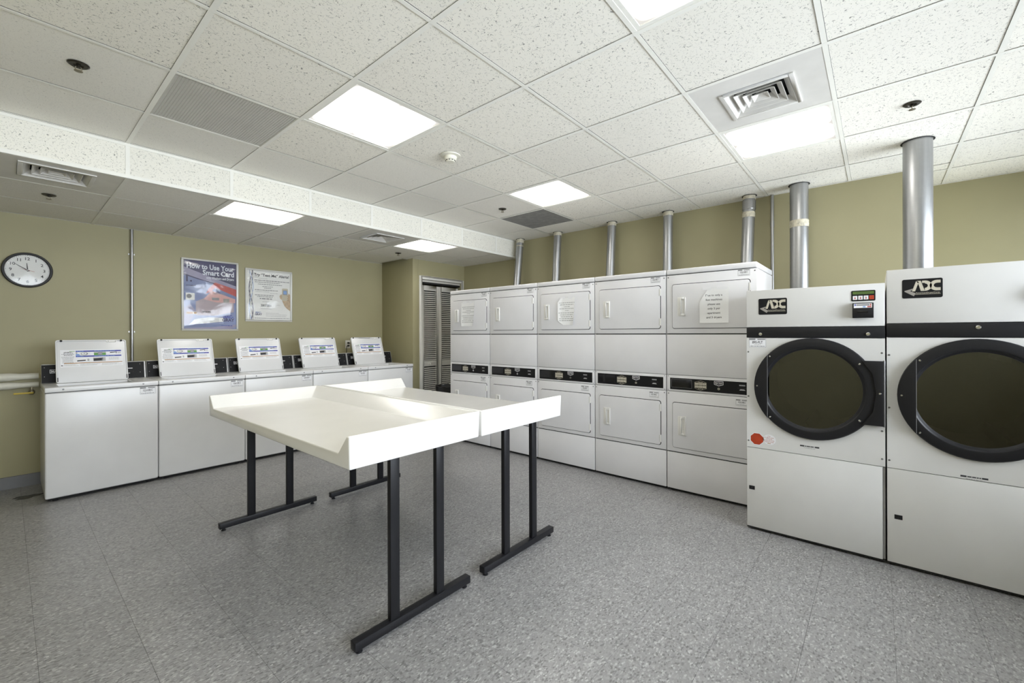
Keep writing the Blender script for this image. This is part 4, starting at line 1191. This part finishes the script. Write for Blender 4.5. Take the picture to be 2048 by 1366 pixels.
# ================================================================== CONDUITS AND WATER PIPES
def conduit(label, x, y, z0, z1, r, straps, nrm, base_strap):
    t = thing('electrical_conduit', label, 'conduit', (x, y, z0))
    MB().cyl((0, 0, 0), (0, 0, z1 - z0), r, 'emt', 16).build('tube', t, smooth=50)
    for z in straps:
        nx, ny = nrm; tx, ty = -ny, nx
        MB().cyl((0, 0, z - z0 - .01), (0, 0, z - z0 + .01), r + .0025, 'emt', 16).box(-abs(tx) * .026 - abs(nx) * .002 , abs(tx) * .026 + abs(nx) * .002, (r - .001 if ny else -.026), (r + .001 if ny else .026), z - z0 - .008, z - z0 + .008, 'emt').build('strap', t, smooth=50)
    for z in base_strap: MB().cyl((0, 0, z - z0 - .03), (0, 0, z - z0 + .03), r + .003, 'emt', 16).build('coupling', t, smooth=50)
    return t
conduit('thin metal conduit running down the wall between clock and posters', .877, YB - .0165, .947, SZ - .003, .0145, (2.19, 1.36), (0, 1), ())
conduit('thin metal conduit on the wall above the end stacked dryer', XR - .0165, .803, 1.2, CZ - .003, .0145, (), (1, 0), (2.42,))

def wall_pipe(label, y, z, r, x0, x1, collar):
    t = thing('water_pipe', label, 'pipe', (x0, y, z))
    MB().cyl((0, 0, 0), (x1 - x0, 0, 0), r, 'pipe', 20).build('pipe_run', t, smooth=50)
    MB().tube([(collar - x0 - .12, 0, 0), (collar - x0 - .04, 0, 0), (collar - x0 + .04, 0, 0), (collar - x0 + .1, 0, 0)], [r, r + .008, r + .008, r], 'pipe', 20).build('pipe_fitting', t, smooth=50)
    return t
wall_pipe('upper cream water pipe on the wall beside the first washer', 5.675, .966, .027, XL + .002, .19, -.02)
wall_pipe('lower cream water pipe on the wall beside the first washer', 5.675, .891, .024, XL + .002, .19, -.02)
v = thing('shutoff_valve', 'small shutoff valve with yellow lever under the cream pipes', 'valve', (.148, 5.66, .868))
MB().cyl((0, 0, .002), (0, 0, -.02), .008, 'brass', 12).lathe([(.0, -.062), (.012, -.06), (.020, -.05), (.020, -.032), (.012, -.02)], 'brass', 16).cyl((0, 0, -.042), (0, -.03, -.042), .007, 'brass', 10).build('valve_body', v)
MB().box(-.105, .01, -.035, -.030, -.051, -.037, 'yellow').build('lever', v, bevel=.003)

# ================================================================== CLOCK
t = thing('wall_clock', 'round black-rimmed wall clock with white face', 'clock', (.136, YB - .001, 1.938))
R = .1635
MB().lathe([(R - .022, .0), (R, .0), (R, .022), (R - .006, .034), (R - .014, .034), (R - .020, .020), (R - .022, .012), (R - .022, .0)], 'black', 64, (0, 0, 0), 'y').build('rim', t)
f = MB().disc(0, 0, R - .02, -.008, 'pwhite', 48); y = -.0085
for k in range(60):
    a = 2 * PI * k / 60; f.disc(math.sin(a) * (R - .028), math.cos(a) * (R - .028), .0018 if k % 5 else .0028, y, 'ink', 6)
for k in range(1, 13):
    a = 2 * PI * k / 12; f.text(str(k), math.sin(a) * .106, math.cos(a) * .106 - .0125, .026, y, 'ink', bold=.012)
face = f.build('face', t, smooth=0)
def hand(name, ang, l, w, tail, y, mat):
    c, s_ = math.cos(ang), math.sin(ang)
    pts = [(-w, -tail), (w, -tail), (w * .35, l), (-w * .35, l)]
    MB().prism([(x * c + z * s_, -x * s_ + z * c) for x, z in pts], y - .001, y, mat).build(name, t, smooth=0)
hand('hour_hand', 2 * PI * (11 + 51 / 60) / 12, .066, .0045, .012, -.011, 'ink')
hand('minute_hand', 2 * PI * 50.6 / 60, .098, .0035, .015, -.013, 'ink')
hand('second_hand', 2 * PI * 47.5 / 60, .05, .0012, .045, -.015, 'stop')
MB().lathe([(.0, .018), (.007, .018), (.007, .009)], 'inkl', 14, (0, 0, 0), 'y').build('hub', t)
MB().lathe([(.0, .024), (R - .019, .021)], 'cglass', 48, (0, 0, 0), 'y').build('glass', t)

# ================================================================== POSTERS
def frame_parts(t, W, H, fw, d):
    mb = MB()
    mb.box(0, W, -d, 0, 0, fw, 'frame').box(0, W, -d, 0, H - fw, H, 'frame').box(0, fw, -d, 0, fw, H - fw, 'frame').box(W - fw, W, -d, 0, fw, H - fw, 'frame')
    mb.build('frame', t, bevel=.002)
def cover(t, W, H, fw, mat, amp, seed):
    nx, nz = 16, 20; rnd = random.Random(seed); vs = []; fs = []
    ph = [rnd.random() * 6 for _ in range(6)]
    for j in range(nz + 1):
        for i in range(nx + 1):
            u, v = i / nx, j / nz
            b = math.sin(PI * u) ** .4 * math.sin(PI * v) ** .4 if 0 < u < 1 and 0 < v < 1 else 0
            d = amp * b * (.6 + .3 * math.sin(5 * u + 3 * v + ph[0]) + .3 * math.sin(2 * u - 6 * v + ph[1]))
            vs.append((fw + u * (W - 2 * fw), -.006 - d, fw + v * (H - 2 * fw)))
    for j in range(nz):
        for i in range(nx): fs.append((j * (nx + 1) + i, j * (nx + 1) + i + 1, (j + 1) * (nx + 1) + i + 1, (j + 1) * (nx + 1) + i))
    MB().add(vs, fs, mat).build('plastic_cover', t, smooth=80)
rnd = random.Random(3)
# --- smart card poster
W, H = .575, .842
t = thing('framed_poster', 'framed blue poster headed How to Use Your Smart Card', 'poster', (1.309, YB - .001, 1.376))
frame_parts(t, W, H, .02, .014)
p = MB(); y = -.002; L0, L1, B0, B1 = .02, W - .02, .02, H - .02
w, h = L1 - L0, B1 - B0
U = lambda u, v: (L0 + u * w, B0 + v * h)
p.q(L0, L1, B0, B1, y, 'pbg2')
p.flat([U(0, .78), U(.25, .73), U(1, .60), U(1, 1), U(0, 1)], y - .0002, 'pbg')
p.flat([U(0, .90), U(0, .80), U(.30, .735), U(.95, .62), U(1, .61), U(1, .66), U(.4, .80)], y - .0003, 'pbg3')
p.flat([U(.40, .52), U(.52, .56), U(.58, .62), U(1, .50), U(1, .61), U(.58, .70), U(.46, .60)], y - .0004, 'pred')
p.flat([U(.36, .44), U(.52, .57), U(.98, .46), U(.98, .40), U(.60, .40)], y - .00045, 'ppink')
p.flat([U(.22, .20), U(.22, .40), U(.36, .45), U(.95, .42), U(.95, .26), U(.6, .20)], y - .0004, 'pbg4')
p.flat([U(0, .30), U(.12, .36), U(.22, .26), U(.10, .06), U(0, .05)], y - .0003, 'pbg3')
p.flat([U(.04, .52), U(.04, .42), U(.20, .42), U(.20, .52)], y - .0005, 'pwhite'); p.disc(U(.10, .475)[0], U(.10, .475)[1], .025, y - .0007, 'inkg', 16)
p.flat([U(.10, .06), U(.75, .11), U(.75, .17), U(.45, .17), U(.20, .14)], y - .0006, 'pwhite')
for k in range(4): p.words(U(.24 + .03 * k, 0)[0], U(.70, 0)[0], U(0, .155 - .018 * k)[1], .005, y - .0008, 'inkg', rnd, 'L', .9)
p.flat([U(.0, .01), U(.55, .03), U(1, .07), U(1, .035), U(.9, .0), U(.0, .0)], y - .0006, 'pbg3')
p.text('How to Use Your', U(.955, 0)[0], U(0, .885)[1], .058, y - .001, 'plet', 'R', .028, .48)
p.text('Smart Card', U(.955, 0)[0], U(0, .80)[1], .058, y - .001, 'plet', 'R', .028, .325)
p.text('with Washers and Dryers', U(.955, 0)[0], U(0, .745)[1], .027, y - .001, 'plet', 'R', .02, .29)
p.text('1.', U(.10, 0)[0], U(0, .69)[1], .075, y - .001, 'pbg', 'C', .03); p.words(U(.05, 0)[0], U(.22, 0)[0], U(0, .625)[1], .010, y - .001, 'pbg', rnd)
for k in range(2): p.words(U(.26, 0)[0], U(.40, 0)[0], U(0, .62 - .025 * k)[1], .009, y - .001, 'pbg', rnd, 'L')
p.text('2.', U(.64, 0)[0], U(0, .545)[1], .045, y - .001, 'pbg', 'C', .03); p.words(U(.56, 0)[0], U(.78, 0)[0], U(0, .525)[1], .009, y - .001, 'inkg', rnd)
p.q(*(U(.52, 0)[0], U(.66, 0)[0], U(0, .43)[1], U(0, .47)[1]), y - .001, 'inkg'); p.q(*(U(.74, 0)[0], U(.86, 0)[0], U(0, .40)[1], U(0, .46)[1]), y - .001, 'greym')
p.q(*(U(.05, 0)[0], U(.24, 0)[0], U(0, .215)[1], U(0, .25)[1]), y - .001, 'cream'); p.words(U(.06, 0)[0], U(.23, 0)[0], U(0, .22)[1], .02, y - .0012, 'orange', rnd)
p.words(U(.34, 0)[0], U(.52, 0)[0], U(0, .245)[1], .012, y - .001, 'ink', rnd)
p.text('MAC-', U(.84, 0)[0], U(0, .165)[1], .034, y - .001, 'blue', 'C', .04, .11); p.text('GRAY', U(.84, 0)[0], U(0, .115)[1], .036, y - .001, 'pbg', 'C', .04, .13)
p.words(U(.70, 0)[0], U(.92, 0)[0], U(0, .045)[1], .008, y - .001, 'blue', rnd)
p.build('print', t, smooth=0)
cover(t, W, H, .02, M['film'], .012, 4)
# --- text me poster
W, H = .568, .677
t = thing('framed_poster', 'framed white poster headed Try Text Me Alerts with a hand holding a phone', 'poster', (1.9645, YB - .001, 1.495))
frame_parts(t, W, H, .022, .014)
p = MB(); L0, L1, B0, B1 = .022, W - .022, .022, H - .022; w, h = L1 - L0, B1 - B0
p.q(L0, L1, B0, B1, y, 'pwhite')
for ph, am, mt, th in ((0, .022, 'pbg', .004), (1.6, .020, 'inkg', .003), (3.0, .024, 'lblue', .003), (4.4, .018, 'inkl', .003), (.8, .026, 'inkg', .002)):
    n = 36; vs = []; fs = []
    for i in range(n + 1):
        v = i / n; x = L0 + .045 + am * math.sin(2 * PI * v * 1.15 + ph)
        vs += [(x - th, y - .0003, B0 + v * h), (x + th, y - .0003, B0 + v * h)]
    for i in range(n): fs.append((2 * i, 2 * i + 1, 2 * i + 3, 2 * i + 2))
    p.add(vs, fs, mt)
p.text('Try “Text Me” Alerts!', U(.15, 0)[0], U(0, .895)[1], .034, y - .0006, 'ink', 'L', .025, .43)
for u0, u1, v, hh, mt in ((.16, .24, .865, .006, 'inkg'), (.26, .46, .845, .006, 'inkl'), (.16, .98, .80, .010, 'inkg'), (.17, .75, .765, .008, 'inkg'), (.24, .80, .725, .008, 'inkg'), (.34, .58, .68, .008, 'inkg'), (.38, .54, .65, .008, 'inkg'),
                          (.17, .70, .605, .009, 'inkg'), (.18, .50, .575, .006, 'inkl'), (.52, .70, .55, .006, 'inkl'), (.17, .60, .50, .009, 'inkg'), (.22, .58, .47, .008, 'inkg'), (.28, .56, .425, .013, 'inkg'), (.34, .50, .37, .007, 'inkl'),
                          (.30, .55, .225, .005, 'inkg'), (.62, .75, .31, .005, 'inkl'), (.42, .72, .135, .006, 'inkl'), (.42, .92, .105, .006, 'inkl'), (.42, .90, .075, .006, 'inkl'), (.16, .98, .03, .007, 'inkg')):
    p.words(U(u0, 0)[0], L0 + u1 * w, B0 + v * h, hh, y - .0006, mt, rnd, 'L')
p.text('287581', L0 + .42 * w, B0 + .275 * h, .029, y - .0006, 'ink', 'C', .02, .125)
p.text('MAC-', L0 + .25 * w, B0 + .135 * h, .020, y - .0006, 'pbg2', 'C', .04, .07); p.text('GRAY', L0 + .25 * w, B0 + .095 * h, .022, y - .0006, 'pbg', 'C', .04, .085)
V = lambda u, v: (L0 + u * w, B0 + v * h)
p.flat([V(.80, .42), V(.86, .30), V(.93, .24), V(1, .20), V(1, .54), V(.96, .58), V(.93, .42)], y - .0005, 'skin')
p.flat([V(.74, .50), V(.76, .54), V(.82, .55), V(.83, .47), V(.80, .43), V(.76, .45)], y - .0005, 'skin')
p.prism(rrect(V(.80, 0)[0], V(.945, 0)[0], V(0, .41)[1], V(0, .675)[1], .015), y - .0009, y - .0007, 'phone')
p.q(V(.825, 0)[0], V(.925, 0)[0], V(0, .54)[1], V(0, .635)[1], y - .0012, 'inkg'); p.q(V(.835, 0)[0], V(.915, 0)[0], V(0, .552)[1], V(0, .625)[1], y - .0014, 'lblue')
for a, b in ((.935, .52), (.945, .47), (.94, .43)): p.disc(V(a, b)[0], V(a, b)[1], .013, y - .0013, 'skin', 14, .009)
p.build('print', t, smooth=0)
cover(t, W, H, .022, M['film2'], .003, 9)

# ================================================================== OUTLET AND CORDS
t = thing('wall_outlet', 'white duplex wall outlet above the washer at the closet end', 'outlet', (3.345, YB - .0005, 1.175))
MB().prism(rrect(-.038, .038, -.06, .06, .004), -.006, 0, 'wplast').build('cover_plate', t, bevel=.0015)
for z in (-.021, .021): MB().prism(rrect(-.017, .017, z - .014, z + .014, .006), -.0085, -.0062, 'cplast').build('receptacle', t, smooth=0)
for z, l in ((1.196, 'black power cord plugged into the upper socket of the outlet'), (1.154, 'black power cord plugged into the lower socket of the outlet')):
    dx_ = 0 if z > 1.17 else .03
    c = thing('power_cord', l, 'cord', (3.345, YB - .0095, z))
    MB().lathe([(.013, .0), (.015, .012), (.011, .028), (.005, .032), (.0, .033)], 'black', 14, (0, 0, 0), 'y').build('plug', c)
    MB().tube([(0, -.03, 0), (.03 - dx_ * 2.4, -.045, -.004), (.055 - dx_ * 3.6, -.055, -.03), (.065 - dx_ * 4, -.06, -.07), (.06 - dx_ * 4, -.065, -.12), (.055 - dx_ * 4, -.07, 1.0 - z - .12)], .0045, 'black', 8).build('cable', c)

# ================================================================== WASTE BIN
t = thing('waste_bin', 'black waste bin by the closet door behind the stacked dryers', 'bin', (4.17, 4.78, 0))
MB().lathe([(.0, .004), (.125, .004), (.13, .0), (.16, .54), (.168, .545), (.168, .57), (.160, .57), (.152, .54), (.122, .012), (.0, .012)], 'bin', 32).build('bucket', t)
n = 40; vs = []; fs = []
for rr, zz in ((.169, .50), (.174, .572), (.160, .580), (.150, .50)):
    for k in range(n):
        a = 2 * PI * k / n; q = .006 * math.sin(9 * a) + .004 * math.sin(17 * a + 1)
        vs.append(((rr + q * .5) * math.cos(a), (rr + q * .5) * math.sin(a), zz + (q if zz < .53 else q * .8)))
for i in range(3):
    for k in range(n): fs.append((i * n + k, i * n + (k + 1) % n, (i + 1) * n + (k + 1) % n, (i + 1) * n + k))
MB().add(vs, fs, 'bin').build('bin_liner', t, smooth=60)
